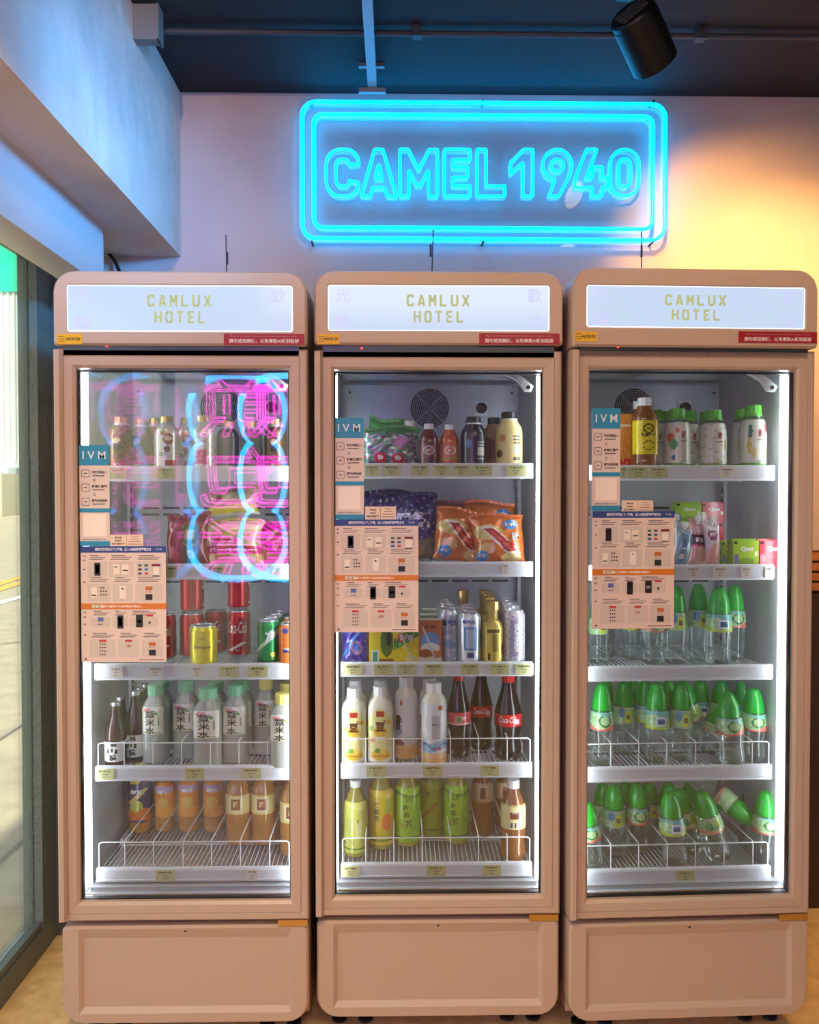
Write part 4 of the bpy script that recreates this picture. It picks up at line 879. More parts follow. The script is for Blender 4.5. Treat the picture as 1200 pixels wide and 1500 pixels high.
kind('green_tea_front', .206, .064, gtea('green_tea_bottle', (140, 190, 40), [('お', -.002, .085, .014, .014, INK, .03), ('い', .002, .122, .012, .010, INK, .03), ('お', -.004, .104, .013, .013, INK, .03), ('茶', .003, .062, .018, .018, INK, .03), ('綠', -.013, .056, .006, .010, (190, 90, 60), .02)], extra=(('w', .84, .9, (90, 150, 40), .03, 14, 0),)))
kind('green_tea_dim', .206, .064, gtea('green_tea_bottle', (150, 164, 34), [('茶', -.012, .118, .014, .016, INK, .03)], extra=(('d', .42, .4, 1.4, .05, (150, 110, 40), .2, .6),)))
kind('green_tea_pale', .206, .064, gtea('green_tea_bottle', (198, 200, 96), [('綠茶', .008, .10, .008, .012, INK, .03)], extra=(('r', .50, .60, .3, .66, (214, 216, 140)), ('r', .38, .46, .2, .7, (180, 186, 96)))))
kind('green_tea_peach', .206, .064, gtea('green_tea_bottle', (212, 186, 50), [('茉', -.010, .116, .012, .014, INK, .03), ('莉', -.010, .099, .012, .014, INK, .03), ('花', -.010, .082, .012, .014, INK, .03)], extra=(('e', .58, .42, .07, .16, (226, 120, 50)), ('e', .6, .72, .06, .14, (176, 196, 60)))))
kind('brown_tea_label', .206, .060, lambda: bottle('black_tea_bottle', B500, TEA, None, (.0155, .184, .206, (0, 0, 0), PLW), [(.085, .148, 1, P((232, 220, 160), ('r', .42, .58, .08, .3, (200, 196, 186)), ('r', .455, .475, .08, .3, K_), ('r', .5, .52, .08, .3, K_), ('r', .55, .56, .08, .3, K_), ('r', .43, .57, .42, .7, (120, 50, 40)), ('r', .2, .8, .94, 1, (190, 170, 110))), [('紅茶', 0, .128, .012, .007, W_, .04)])]))
kind('brown_tea_back', .206, .062, lambda: bottle('black_tea_bottle', B500, TEA, None, (.0155, .184, .206, (0, 0, 0), PLW), [(.10, .155, 1, P((196, 164, 120), ('r', .40, .58, .12, .88, (214, 190, 150)), ('r', .45, .53, .2, .8, (130, 64, 50))), [])]))
# right fridge
kind('lemon_tea_yellow', .190, .060, lambda: bottle('lemon_tea_bottle', [(.026, 0), (.030, .004), (.030, .02), (.028, .026), (.030, .034), (.030, .13), (.028, .142), (.018, .160), (.016, .168)], TEA, None, (.0165, .164, .190, (0, 0, 0), PLW), [(.038, .128, .45, P((232, 214, 20), ('e', .5, .76, .15, .15, (60, 50, 20)), ('e', .5, .76, .10, .10, (232, 214, 20)), ('e', .5, .26, .16, .14, (70, 60, 20)), ('e', .5, .26, .13, .11, (232, 214, 20)), ('r', .28, .72, .5, .51, (90, 80, 20))), [('檸檬紅茶', 0, .089, .034, .009, K_, .03), ('H', 0, .106, .007, .008, K_, .04)])], sq=.2, smooth=50))
IFP = [(.026, 0), (.031, .004), (.032, .02), (.032, .085), (.030, .105), (.026, .12), (.021, .132), (.019, .138)]
def iff(ps): return lambda: bottle('coconut_water_bottle', IFP, PET, None, (.0205, .134, .154, (0, 0, 0), PLGB), [(.006, .118, 1, P((226, 226, 214), ('w', -.1, .07, (110, 170, 80), .02, 12, 0), *ps), [('if', .004, .086, .010, .018, (170, 40, 60), .03), ('coconut', .004, .070, .020, .004, (90, 60, 50)), ('WATER', .004, .018, .018, .004, (110, 90, 70))])], extra=lambda t: MB().lathe([(.0225, .126), (.0225, .130), (.0205, .134)], 20).build('neck_ring', PLGB, t, 30))
kind('if_red', .154, .064, iff((('e', .36, .66, .05, .11, (206, 90, 50)), ('e', .40, .50, .05, .13, (60, 140, 70)), ('e', .44, .82, .025, .07, (200, 50, 50)), ('e', .40, .2, .03, .06, (40, 90, 120)), ('r', .50, .56, .1, .8, (190, 190, 180)))))
kind('if_white', .154, .064, iff((('e', .60, .5, .03, .12, (190, 160, 90)), ('e', .68, .3, .04, .08, (90, 80, 130)), ('n', 30, 6, .72, (196, 186, 150)))))
kind('if_front', .154, .064, iff((('e', .40, .75, .03, .15, (60, 130, 120)), ('e', .39, .45, .025, .18, (210, 190, 90)), ('e', .62, .82, .03, .1, (204, 60, 60)), ('e', .64, .3, .03, .12, (190, 200, 90)), ('e', .44, .3, .03, .1, (230, 216, 130)))))
WP = [(.026, 0), (.0315, .006), (.032, .03), (.0300, .036), (.0315, .044), (.0300, .056), (.0315, .066), (.0325, .08), (.0325, .105), (.030, .128), (.026, .142)]
def water(vr):
    def fn():
        t = empty('water_bottle')
        MB().lathe(WP, 20).build('bottle_body', PET, t, 50)
        MB().lathe([(.0268, .134), (.0275, .137), (.0272, .150), (.0235, .172), (.0155, .194), (.0115, .199), (.004, .201)], 22).build('cone_cap', PLG, t, 50)
        sh = {0: (('e', .44, .5, .05, .3, (90, 170, 110)), ('e', .56, .6, .05, .25, (150, 190, 60)), ('w', .0, .2, (226, 150, 130), .1, 14, 0)),
              1: (('e', .5, .55, .09, .34, (24, 110, 60)), ('e', .5, .55, .065, .24, (170, 210, 150)), ('w', -.1, .2, (224, 120, 110), .12, 16, 1), ('w', .85, 1.1, (120, 190, 170), .1, 12, 1)),
              2: (('r', .44, .56, .2, .7, (230, 236, 240)), ('r', .46, .54, .3, .6, (70, 110, 170)), ('w', .7, 1.1, (110, 190, 180), .1, 12, 0), ('w', -.1, .2, (190, 210, 60), .1, 12, 2)),
              3: (('r', .47, .56, .1, .75, (214, 220, 70)), ('r', .49, .54, .3, .6, (120, 120, 90)), ('e', .42, .7, .05, .3, (80, 140, 190)), ('e', .62, .6, .05, .3, (140, 200, 120)))}[vr]
        m = MB(); m.grid(lambda u, z: wrap(WP)(u * rad(WP)(z), z), -math.pi, math.pi, .088, .133, 64, 20, P((168, 206, 150), ('n', 22, 5, .5, (196, 222, 186)), *sh))
        if vr in (0, 2): m.text(wrap(WP, 0, .0014), 'Coo', 0, .106, .018, .009, (24, 90, 60), .03)
        m.build('label', GLOSS, t, 50); return t
    return fn
for q in range(4): kind('water%d' % q, .201, .065, water(q))
# packets
kind('bag_red', .135, .10, lambda: bagobj('snack_packet', .105, .135, .022, P((150, 30, 44), ('r', .42, .78, .05, .82, (84, 96, 50)), ('r', 0, 1, .88, .94, (120, 20, 30)), ('e', .2, .2, .1, .14, (200, 60, 60))), [('栗', .6, .62, .26, .2, (230, 206, 70), .06, 0), ('一', .6, .42, .24, .04, (230, 206, 70), .06, 0), ('番', .6, .24, .22, .18, (230, 206, 70), .05, 0)], seed=1))
kind('bag_chips', .14, .15, lambda: bagobj('chips_packet', .155, .14, .026, P((206, 196, 60), ('r', 0, 1, .42, .66, (214, 186, 150)), ('r', 0, 1, .24, .42, (186, 40, 40)), ('w', .78, .94, (236, 226, 150), .03, 9, 0), ('e', .66, .12, .14, .13, (240, 220, 180)), ('e', .3, .12, .12, .09, (196, 160, 60)), ('e', .8, .12, .1, .1, (240, 222, 190))), [('ポテト', .42, .55, .5, .16, (196, 50, 40), .06, 0), ('バーベキュー', .5, .33, .84, .10, W_, .05, 0)], seed=2))
kind('bag_lying', .06, .15, lambda: bagobj('chips_packet', .15, .075, .026, P((196, 176, 130), ('w', .1, .4, (230, 214, 60), .05, 7, 0), ('e', .45, .75, .16, .2, (226, 206, 160)), ('r', .0, 1, .0, .1, (220, 220, 210)), ('e', .22, .7, .06, .12, (120, 60, 40))), [], seed=3))
kind('bag_dim', .135, .13, lambda: bagobj('snack_packet', .13, .135, .024, P((190, 140, 60), ('e', .5, .5, .3, .3, (160, 60, 50)), ('r', 0, 1, .8, 1, (150, 40, 50))), [], seed=4))
kind('bag_purple', .15, .15, lambda: bagobj('snack_packet', .155, .15, .028, P((44, 26, 104), ('n', 14, 4, .55, (30, 18, 78)), ('w', .0, .35, (120, 100, 80), .06, 11, 0), ('n', 34, 5, .78, (150, 130, 170)), ('e', .2, .2, .1, .1, (206, 110, 50)), ('e', .6, .14, .12, .1, (160, 120, 70))), [('爆谷', .52, .62, .6, .26, (214, 206, 234), .08, .2)], seed=5))
def pr(seed, nm='prawn_cracker_packet'):
    return lambda: bagobj(nm, .145, .15, .030, P((214, 110, 36), ('e', .30, .66, .30, .16, (226, 196, 126)), ('e', .24, .32, .18, .12, (222, 186, 116)), ('e', .74, .12, .2, .10, (226, 196, 130)), ('d', .52, .50, -1.1, .16, (240, 232, 220), .2, .78), ('d', .53, .50, -1.1, .11, (186, 30, 36), .24, .74), ('e', .68, .36, .13, .10, (186, 30, 36)), ('e', .66, .38, .05, .04, (214, 110, 36)), ('d', .53, .50, -1.1, .02, (240, 120, 90), .26, .7), ('e', .76, .80, .15, .10, (66, 130, 196)), ('e', .17, .16, .13, .12, (66, 140, 206)), ('n', 30, 5, .84, (236, 150, 60))), [('蝦片', .76, .80, .2, .07, W_, .05, 0), ('蝦', .84, .55, .16, .16, W_, .09, 0), ('蝦', .84, .55, .14, .14, K_, .0, 0), ('鮮蝦', .17, .17, .17, .07, W_, .04, 0)], seed=seed)
kind('bag_prawn', .15, .14, pr(6)); kind('bag_prawn2', .15, .14, pr(9)); kind('bag_rust', .15, .14, lambda: bagobj('snack_packet', .145, .15, .026, P((156, 74, 36), ('n', 16, 4, .6, (120, 52, 30))), [], seed=8))
kind('bag_cartoon', .10, .14, lambda: bagobj('sweets_packet', .145, .10, .020, P((86, 140, 120), ('n', 24, 6, .35, (180, 200, 200)), ('n', 31, 5, .6, (214, 96, 150)), ('n', 19, 7, .7, (90, 60, 140)), ('e', .3, .22, .12, .16, (196, 44, 60)), ('e', .62, .2, .12, .16, (196, 50, 60)), ('e', .3, .24, .05, .07, (240, 220, 210)), ('e', .62, .22, .05, .07, (240, 220, 210)), ('e', .72, .66, .14, .16, (190, 120, 190)), ('r', 0, 1, .9, 1, (60, 130, 70))), [], seed=10))
kind('bag_green', .11, .12, lambda: bagobj('sweets_packet', .12, .11, .018, P((56, 120, 70), ('n', 26, 6, .5, (120, 180, 130)), ('r', 0, 1, .8, 1, (70, 150, 80))), [], seed=11))
kind('pouch_violet', .075, .08, lambda: bagobj('candy_packet', .085, .085, .018, P((58, 44, 130), ('n', 20, 5, .5, (90, 70, 170)), ('e', .5, .4, .22, .2, (150, 110, 140)), ('e', .5, .42, .12, .1, (40, 90, 170)), ('d', .3, .5, 1.3, .07, (60, 110, 180), .1, .9)), [], seed=12))
def spout(nm, paint, tx, capc):
    def fn():
        t = bagobj(nm, .058, .125, .014, paint, tx, seed=13, nu=16, nv=22); c = cap_mb(.010, .132, .150, (0, 0, 0)); c.lathe([(.006, .122), (.006, .134)], 12); c.build('spout_cap', capc, t, 30); return t
    return fn
kind('spout_blue', .150, .058, spout('spouted_drink_pouch', P((150, 176, 194), ('r', .36, .66, .1, .9, (90, 140, 176)), ('r', .40, .62, .2, .3, (226, 232, 236)), ('r', .40, .62, .45, .52, (226, 232, 236)), ('r', .0, .1, 0, 1, (206, 214, 220))), [('氣泡水', .51, .68, .2, .06, (30, 40, 60), .04, 0)], PLW))
kind('spout_pink', .150, .058, spout('spouted_drink_pouch', P((216, 150, 150), ('e', .6, .25, .34, .24, (232, 176, 160)), ('r', 0, 1, .52, .72, (50, 34, 36)), ('r', 0, 1, .44, .5, (196, 60, 90)), ('e', .5, .86, .2, .1, (238, 214, 220))), [('桃水', .5, .61, .5, .12, W_, .05, 0)], PLW))
kind('spout_white', .150, .058, spout('spouted_drink_pouch', P((216, 206, 208), ('e', .5, .76, .3, .12, (150, 60, 110)), ('e', .4, .22, .4, .26, (226, 160, 146)), ('e', .6, .4, .3, .16, (232, 170, 160))), [('蒟蒻', .5, .77, .4, .1, W_, .05, .1)], PLW))
def lemon(v):
    sh = (('r', 0, 1, .0, .14, (150, 110, 40)), ('e', .72, .52, .26, .34, (90, 120, 40)), ('e', .8, .6, .1, .18, (40, 60, 30)), ('r', .1, .4, .02, .34, (226, 236, 214)), ('r', .15, .35, .06, .3, (90, 160, 130)), ('r', 0, .1, 0, 1, (250, 226, 50))) if v == 0 else (('d', .5, .62, .35, .13, (60, 150, 60), .3, .9), ('e', .3, .62, .16, .1, (206, 60, 40)), ('e', .72, .1, .26, .12, (240, 220, 150)), ('r', 0, 1, 0, .06, (190, 150, 40)), ('n', 20, 4, .82, (250, 240, 90)))
    tx = [('檸檬茶', .3 - .5, .86, .45, .09, (60, 120, 50), .05, 0)] if v == 0 else [('檸檬茶', 0, .62, .6, .14, W_, .06, .15)]
    return lambda: carton('lemon_tea_carton', .060, .040, .105, P((236, 212, 34), *sh), (222, 196, 30), tx, v == 1, (240, 224, 90))
kind('lemon0', .105, .060, lemon(0)); kind('lemon1', .105, .060, lemon(1))
kind('milk_carton', .120, .056, lambda: carton('milk_tea_carton', .056, .042, .112, P((190, 110, 50), ('r', 0, 1, 0, .18, (220, 210, 190)), ('e', .5, .52, .42, .22, (110, 160, 210)), ('e', .5, .38, .4, .12, (232, 232, 226)), ('e', .3, .26, .26, .1, (150, 90, 50)), ('e', .75, .24, .2, .09, (190, 120, 60))), (176, 100, 46), [('奶茶', 0, .86, .5, .1, (110, 60, 30), .05, 0)], True, (236, 232, 216)))
kind('white_carton', .125, .056, lambda: carton('soy_carton', .054, .042, .118, P((206, 214, 196), ('r', 0, 1, .8, 1, (150, 170, 130))), (196, 204, 190), [], False, (226, 228, 214)))
def qoo(c, side): return lambda: carton('juice_carton', .082, .045, .075, P(c, ('e', .52, .2, .3, .16, tuple(int(k * .8) for k in c)), ('r', .04, .16, .86, .95, K_), ('e', .12, .3, .1, .2, (120, 120, 160) if c[0] < 200 else (240, 150, 160)), ('e', .9, .5, .06, .1, (240, 240, 200))), side, [('Qoo', .04, .68, .5, .2, W_, .06, 0)], False, c)
kind('qoo_green', .075, .082, qoo((160, 200, 50), (140, 180, 44))); kind('qoo_red', .075, .082, qoo((214, 56, 70), (190, 44, 60)))
kind('orange_carton', .12, .05, lambda: carton('juice_carton', .050, .04, .135, P((216, 130, 44), ('r', 0, 1, .0, .2, (190, 40, 40)), ('r', .0, 1, .78, .82, (240, 220, 180)), ('n', 20, 4, .6, (232, 160, 70))), (200, 110, 40), [], False, (220, 140, 60)))

PROTO = {}; KIDS = {}; placed = []
def place(f, s, k, x0, x1, yt, d, label, group=None, cat='bottle', rz=None, tilt=(0, 0), lift=0, sc=1):
    z = f.shelfz[s] + lift + .0005; ym = {0: 650, 1: 790, 2: 930, 3: 1070, 4: 1200}[s]
    h0, w0 = HGT[k]; a = f.loc2(x0, ym, d); b = f.loc2(x1, ym, d); sx = (b.x - a.x) / w0
    sz = ((f.loc2((x0 + x1) / 2, yt, d).z - z) / h0) if yt else sx
    if s: sz = min(sz, (f.shelfz[s - 1] - z - .040) / h0)
    if k not in PROTO:
        r = KIND[k](); PROTO[k] = r; KIDS[k] = [c for c in COL.objects if c.parent is r]
    else:
        r = PROTO[k].copy(); COL.objects.link(r)
        for c in KIDS[k]: q = c.copy(); COL.objects.link(q); q.parent = r
    r.location = f.M @ Vector(((a.x + b.x) / 2, d, z))
    if rz is None: rz = random.uniform(-6, 6)
    r.rotation_euler = (R(tilt[0]), R(tilt[1]), f.yaw + R(rz)); r.scale = (sx, sx, sz)
    if abs(tilt[1]) > 2: r.location.z += .03 * abs(math.sin(R(tilt[1]))) * sx
    for key in ('label', 'category', 'group'):
        if key in r: del r[key]
    tag(r, label, cat, group); placed.append((k, round(sx, 2), round(sz, 2), label)); return r
L_, M_, R_ = F
G = 'coffee bottles on the top shelf of the left fridge'
for a in (('coffee_brown', 160, 194, 611, .125, 'brown and gold coffee bottle-can, leftmost on the left fridge top shelf'),
          ('coffee_brown', 191, 222, 614, .195, 'brown coffee bottle-can half hidden behind the leftmost one, left fridge top shelf'),
          ('coffee_brown', 196, 226, 616, .34, 'shadowed brown coffee bottle-can at the very back behind the second on left fridge top shelf'),
          ('coffee_gold', 211, 243, 613, .262, 'plain gold coffee bottle-can standing behind the white one on left fridge top shelf'),
          ('coffee_white', 227, 262, 610, .125, 'white coffee bottle-can with a brown cup picture and gold cap on left fridge top shelf'),
          ('coffee_white', 258, 288, 612, .215, 'white coffee bottle-can behind the blue neon reflection on left fridge top shelf'),
          ('coffee_pale', 281, 315, 609, .13, 'pale coffee bottle-can with a pink patch beneath the neon reflection'),
          ('coffee_dark', 318, 350, 617, .15, 'dark grey coffee bottle-can between the two neon reflections'),
          ('coffee_dark', 353, 384, 618, .20, 'dark grey coffee bottle-can behind the pink neon reflection, nearer the centre'),
          ('coffee_brown', 388, 420, 614, .14, 'brown coffee bottle-can at the right end behind the pink neon reflection')): place(L_, 0, *a, group=G)
for k, x0, x1, yt, d, lb, rz in (('bag_red', 246, 304, 756, .125, 'dark red chestnut snack packet at the left of the left fridge second shelf', 5), ('bag_chips', 300, 384, 764, .19, 'yellow and red barbecue chips packet on the left fridge second shelf', -4),
                             ('bag_dim', 374, 440, 768, .26, 'golden snack packet behind the pink neon reflection on the second shelf', 6)):
    place(L_, 1, k, x0, x1, yt, d, lb, 'snack packets on the left fridge second shelf', 'snack packet', rz, (-6, 0))
place(L_, 1, 'bag_lying', 305, 381, None, .20, 'beige snack packet propped above the barbecue chips', 'snack packets on the left fridge second shelf', 'snack packet', 4, (-10, -4), lift=.128)
G = 'cans on the third shelf of the left fridge'
for k, x0, x1, yt, d, lb in (('can_cola', 225, 258, 898, .20, 'red cola can at the left, partly behind the instruction sheet'), ('can_cola', 264, 299, 897, .225, 'red cola can with white script, bottom of the left stack'),
                             ('can_cola', 300, 333, 893, .285, 'red cola can behind the yellow can, in the gap between the two stacks'), ('can_cola', 334, 367, 893, .235, 'red cola can, bottom of the right stack'),
                             ('can_yellow', 279, 318, 915, .120, 'bright yellow tonic can standing in front of the cola cans'), ('can_green', 377, 410, 907, .135, 'green soda can in front of other cans at the right'),
                             ('can_green', 386, 417, 901, .205, 'green soda can behind the front green one'), ('can_green', 394, 424, 896, .275, 'green soda can at the back of its column'),
                             ('can_orange', 408, 442, 912, .118, 'orange soda can at the right edge of the door glass'), ('can_orange', 414, 446, 903, .19, 'orange soda can hidden behind the front orange one')):
    place(L_, 2, k, x0, x1, yt, d, lb + ', left fridge', G, 'can', rz=(55 if '264' in str(x0) else None))
for x0, x1, yb, d, w in ((265, 299, 897, .225, 'left'), (334, 366, 893, .235, 'right')):
    o = place(L_, 2, 'can_cola', x0, x1, yb, d, 'red cola can on top of the %s stack in the left fridge' % w, G, 'can', rz=120)
    o.location.z = L_.loc2(x0, yb, d).z + .001
G = 'bottles on the fourth shelf of the left fridge'
for k, x0, x1, yt, d, lb in (('hawthorn', 154, 185, 1028, .135, 'dark red hawthorn juice bottle with brush-written label, front left'), ('hawthorn', 162, 191, 1020, .222, 'hawthorn juice bottle right behind the front one'),
                             ('hawthorn', 184, 213, 1012, .165, 'hawthorn juice bottle with visible label, second column'), ('hawthorn', 191, 219, 1007, .24, 'hawthorn juice bottle behind the second column front'), ('hawthorn', 200, 226, 1001, .315, 'hawthorn juice bottle at the very back left'),
                             ('yimi_mint', 211, 247, 1002, .165, 'cloudy coix drink bottle with mint cap, leftmost of its kind'), ('yimi_mint', 222, 254, 998, .255, 'mint-capped coix drink bottle behind the leftmost one'),
                             ('yimi_mint', 255, 291, 998, .20, 'mint-capped coix drink bottle set back, second column'), ('yimi_mint', 284, 326, 1007, .135, 'mint-capped coix drink bottle standing furthest forward'),
                             ('yimi_mint', 300, 334, 997, .215, 'mint-capped coix drink bottle behind the furthest forward one'), ('yimi_mint', 327, 364, 1002, .16, 'mint-capped coix drink bottle right of the forward one'),
                             ('yimi_mint', 340, 372, 997, .245, 'mint-capped coix drink bottle behind the right-hand one'), ('yimi_yellow', 374, 406, 994, .23, 'yellow-capped coix drink bottle set back at the right'),
                             ('yimi_yellow', 396, 434, 1015, .118, 'yellow-capped coix drink bottle at the front right edge'), ('yimi_yellow', 404, 440, 1000, .195, 'yellow-capped coix drink bottle just behind the front right one')):
    place(L_, 3, k, x0, x1, yt, d, lb + ', left fridge', G)
G = 'bottles on the bottom shelf of the left fridge'
for k, x0, x1, d, lb in (('fruit_tea', 190, 222, .36, 'purple and orange fruit tea bottle at the left'), ('fruit_tea_orange', 228, 256, .36, 'orange fruit drink bottle, first right of the purple one'), ('fruit_tea_orange', 262, 291, .36, 'orange fruit drink bottle, second right of the purple one'),
                         ('fruit_tea_orange', 299, 328, .36, 'orange fruit drink bottle, third right of the purple one'), ('amber_label', 332, 366, .27, 'amber tea bottle with square cream label, left one'),
                         ('amber_label', 369, 403, .27, 'amber tea bottle with square cream label, middle one'), ('amber_label', 411, 447, .20, 'amber tea bottle at the right edge of the glass'),
                         ('amber_label', 346, 376, .36, 'amber tea bottle at the back behind the two labelled ones'), ('amber_label', 384, 414, .36, 'amber tea bottle at the back right')):
    place(L_, 4, k, x0, x1, None, d, lb + ', left fridge bottom', G)
# ---- middle fridge
G = 'goods on the top shelf of the middle fridge'
place(M_, 0, 'bag_green', 528, 578, 616, .23, 'green sweets packet at the back left of the middle fridge top shelf', G, 'snack packet', 8, (-8, 12))
place(M_, 0, 'bag_cartoon', 532, 612, 629, .135, 'colourful sweets packet with red and pink blotches on the middle fridge top shelf', G, 'snack packet', 4, (-5, 0))
for k, x0, x1, yt, d, lb in (('small_clear', 586, 615, 617, .19, 'clear drink bottle with white cap behind the sweets packet'), ('small_red', 614, 643, 621, .125, 'small dark red drink bottle with white cap'), ('small_orange', 644, 673, 622, .125, 'small orange drink bottle with white cap'),
                             ('small_red', 618, 644, 628, .20, 'small dark red drink bottle hidden behind the front red one'), ('dark_drink', 675, 713, 611, .125, 'dark navy bottle with black cap'), ('dark_drink', 674, 708, 616, .21, 'dark navy bottle standing behind the front navy one'),
                             ('tan_drink', 709, 738, 615, .215, 'tan bottle behind and between the navy and cream ones'), ('cream_drink', 726, 765, 604, .125, 'cream yellow bottle with black cap at the right')):
    place(M_, 0, k, x0, x1, yt, d, lb + ', middle fridge top shelf', G, rz=0 if 'drink' in k else None)
G = 'snack packets on the second shelf of the middle fridge'
for k, x0, x1, yt, d, lb, rz, ty in (('bag_purple', 516, 600, 724, .33, 'purple snack packet furthest left at the back', 4, 5), ('bag_purple', 562, 645, 730, .255, 'purple snack packet beside the first orange one', -4, -4), ('bag_rust', 630, 700, 738, .37, 'rust brown snack packet behind the orange prawn packets', 0, -8),
                                 ('bag_prawn', 634, 708, 751, .19, 'orange prawn cracker packet, left one', 10, 7), ('bag_prawn2', 685, 754, 738, .29, 'orange snack packet standing behind the right prawn cracker packet', -3, 0), ('bag_prawn2', 695, 768, 757, .125, 'orange prawn cracker packet, right one', -4, -3)):
    place(M_, 1, k, x0, x1, yt, d, lb + ', middle fridge', G, 'snack packet', rz, (-7, ty))
G = 'goods on the third shelf of the middle fridge'
place(M_, 2, 'pouch_violet', 500, 541, 925, .13, 'violet candy packet with blue lines at the left of the middle fridge third shelf', G, 'snack packet', 0, (-8, 5))
for k, x0, x1, yt, d, lb, c in (('lemon0', 541, 577, 908, .125, 'yellow lemon tea carton with green patch, left one', 'carton'), ('lemon1', 577, 613, 908, .125, 'yellow lemon tea carton with green band and straw', 'carton'), ('milk_carton', 613, 647, 903, .125, 'brown milk tea carton with blue picture and straw', 'carton'),
                                ('white_carton', 615, 645, 896, .185, 'pale carton behind the brown milk tea carton', 'carton'), ('white_carton', 617, 643, 889, .245, 'pale carton two rows behind the brown milk tea carton', 'carton')):
    place(M_, 2, k, x0, x1, yt, d, lb + ', middle fridge', G, c, rz=0)
def column(f, s, k, xs, yts, ds, desc, g, cat):
    o = ['frontmost', 'second from the front', 'third from the front', 'fourth from the front', 'rearmost']
    for i, ((x0, x1), yt, d) in enumerate(zip(xs, yts, ds)): place(f, s, k, x0, x1, yt, d, desc % o[i], g, cat, rz=0)
column(M_, 2, 'slim_blue', [(642, 674), (640, 669), (638, 666), (637, 663)], [891, 886, 882, 879], [.158, .216, .274, .332], 'slim white-blue yoghurt soda can, %s of its column', G, 'can')
column(M_, 2, 'slim_white', [(671, 705), (668, 700), (667, 697)], [897, 891, 886], [.125, .183, .241], 'slim pale blue can beside the gold bottles, %s of its column', G, 'can')
column(M_, 2, 'gold_bottle', [(705, 738), (702, 732), (700, 729), (697, 724)], [880, 874, 869, 865], [.125, .186, .247, .308], 'gold aluminium bottle between slim cans, %s of its column', G, 'bottle')
place(M_, 2, 'gold_bottle', 665, 692, 864, .31, 'gold aluminium bottle alone behind the slim blue cans of the middle fridge', G, rz=0)
column(M_, 2, 'slim_lilac', [(736, 769), (733, 763), (730, 759), (728, 755)], [893, 886, 881, 877], [.125, .184, .243, .302], 'slim silver and lilac can at the right, %s of its column', G, 'can')
G = 'bottles on the fourth shelf of the middle fridge'
for k, x0, x1, yt, d, lb in (('soy', 501, 537, 1007, .13, 'soy milk bottle with pale yellow label, left one'), ('soy', 539, 576, 1004, .13, 'soy milk bottle with pale yellow label, second from left'), ('soy', 505, 539, 996, .205, 'soy milk bottle behind the left one'), ('soy', 541, 575, 996, .205, 'soy milk bottle behind the second one'),
                             ('coconut_milk', 578, 612, 991, .175, 'white coconut milk bottle with tan base, set back'), ('coconut_milk', 613, 645, 993, .20, 'white coconut milk bottle half hidden behind the front one'), ('coconut_milk_front', 617, 654, 999, .124, 'white coconut milk bottle with nutrition label at the front'),
                             ('cola_bottle_pink', 655, 689, None, .185, 'cola bottle with pink-red label'), ('cola_bottle', 689, 721, None, .25, 'cola bottle in the middle, furthest back of the three'), ('cola_bottle', 725, 764, None, .165, 'cola bottle with white script at the right')):
    place(M_, 3, k, x0, x1, yt, d, lb + ', middle fridge', G, rz=0 if k != 'coconut_milk' else -8)
G = 'tea bottles on the bottom shelf of the middle fridge'
for k, x0, x1, yt, d, lb in (('green_tea_pale', 504, 538, None, .17, 'pale green tea bottle at the left end'), ('green_tea_peach', 540, 577, None, .22, 'yellow jasmine tea bottle with orange patch'), ('green_tea_front', 578, 616, None, .24, 'bright green tea bottle with dark characters, left one'),
                             ('green_tea_dim', 615, 650, None, .29, 'dull green tea bottle set back between two bright ones'), ('green_tea_front', 651, 687, None, .25, 'bright green tea bottle with dark characters, right one'), ('brown_tea_back', 691, 722, None, .30, 'brown tea bottle with square label set back'),
                             ('brown_tea_back', 726, 752, None, .36, 'brown tea bottle far back behind the labelled one'), ('brown_tea_label', 735, 769, 1141, .14, 'brown tea bottle with white cap and cream barcode label at the right')):
    place(M_, 4, k, x0, x1, yt, d, lb + ', middle fridge bottom', G, rz=-14 if x0 == 651 else 0)
# ---- right fridge
G = 'drinks on the top shelf of the right fridge'
place(R_, 0, 'orange_carton', 897, 925, 617, .20, 'orange and red carton beside the card on the right fridge top shelf', G, 'carton', 0)
for k, x0, x1, yt, d, lb in (('lemon_tea_yellow', 926, 962, 583, .125, 'tea bottle with bright yellow label and white cap at the front'), ('lemon_tea_yellow', 920, 953, 588, .20, 'tea bottle with white cap standing behind the yellow-labelled one'), ('if_white', 945, 976, 601, .265, 'coconut water bottle peeking out right of the yellow-labelled tea'),
                             ('if_red', 974, 1010, 599, .13, 'coconut water bottle with red and green leaves, left of its kind'), ('if_white', 965, 994, 603, .335, 'coconut water bottle in shadow at the back left'), ('if_white', 996, 1025, 602, .215, 'coconut water bottle just right of the red-leaved one'),
                             ('if_white', 1026, 1063, 601, .14, 'coconut water bottle in the middle of the right half'), ('if_white', 1020, 1052, 604, .29, 'coconut water bottle in shadow behind the middle one'), ('if_front', 1073, 1104, 599, .205, 'coconut water bottle with yellow drips behind the rightmost one'),
                             ('if_front', 1085, 1121, 594, .13, 'coconut water bottle furthest right with red petal')):
    place(R_, 0, k, x0, x1, yt, d, lb + ', right fridge', G, rz=0)
G = 'pouches and cartons on the second shelf of the right fridge'
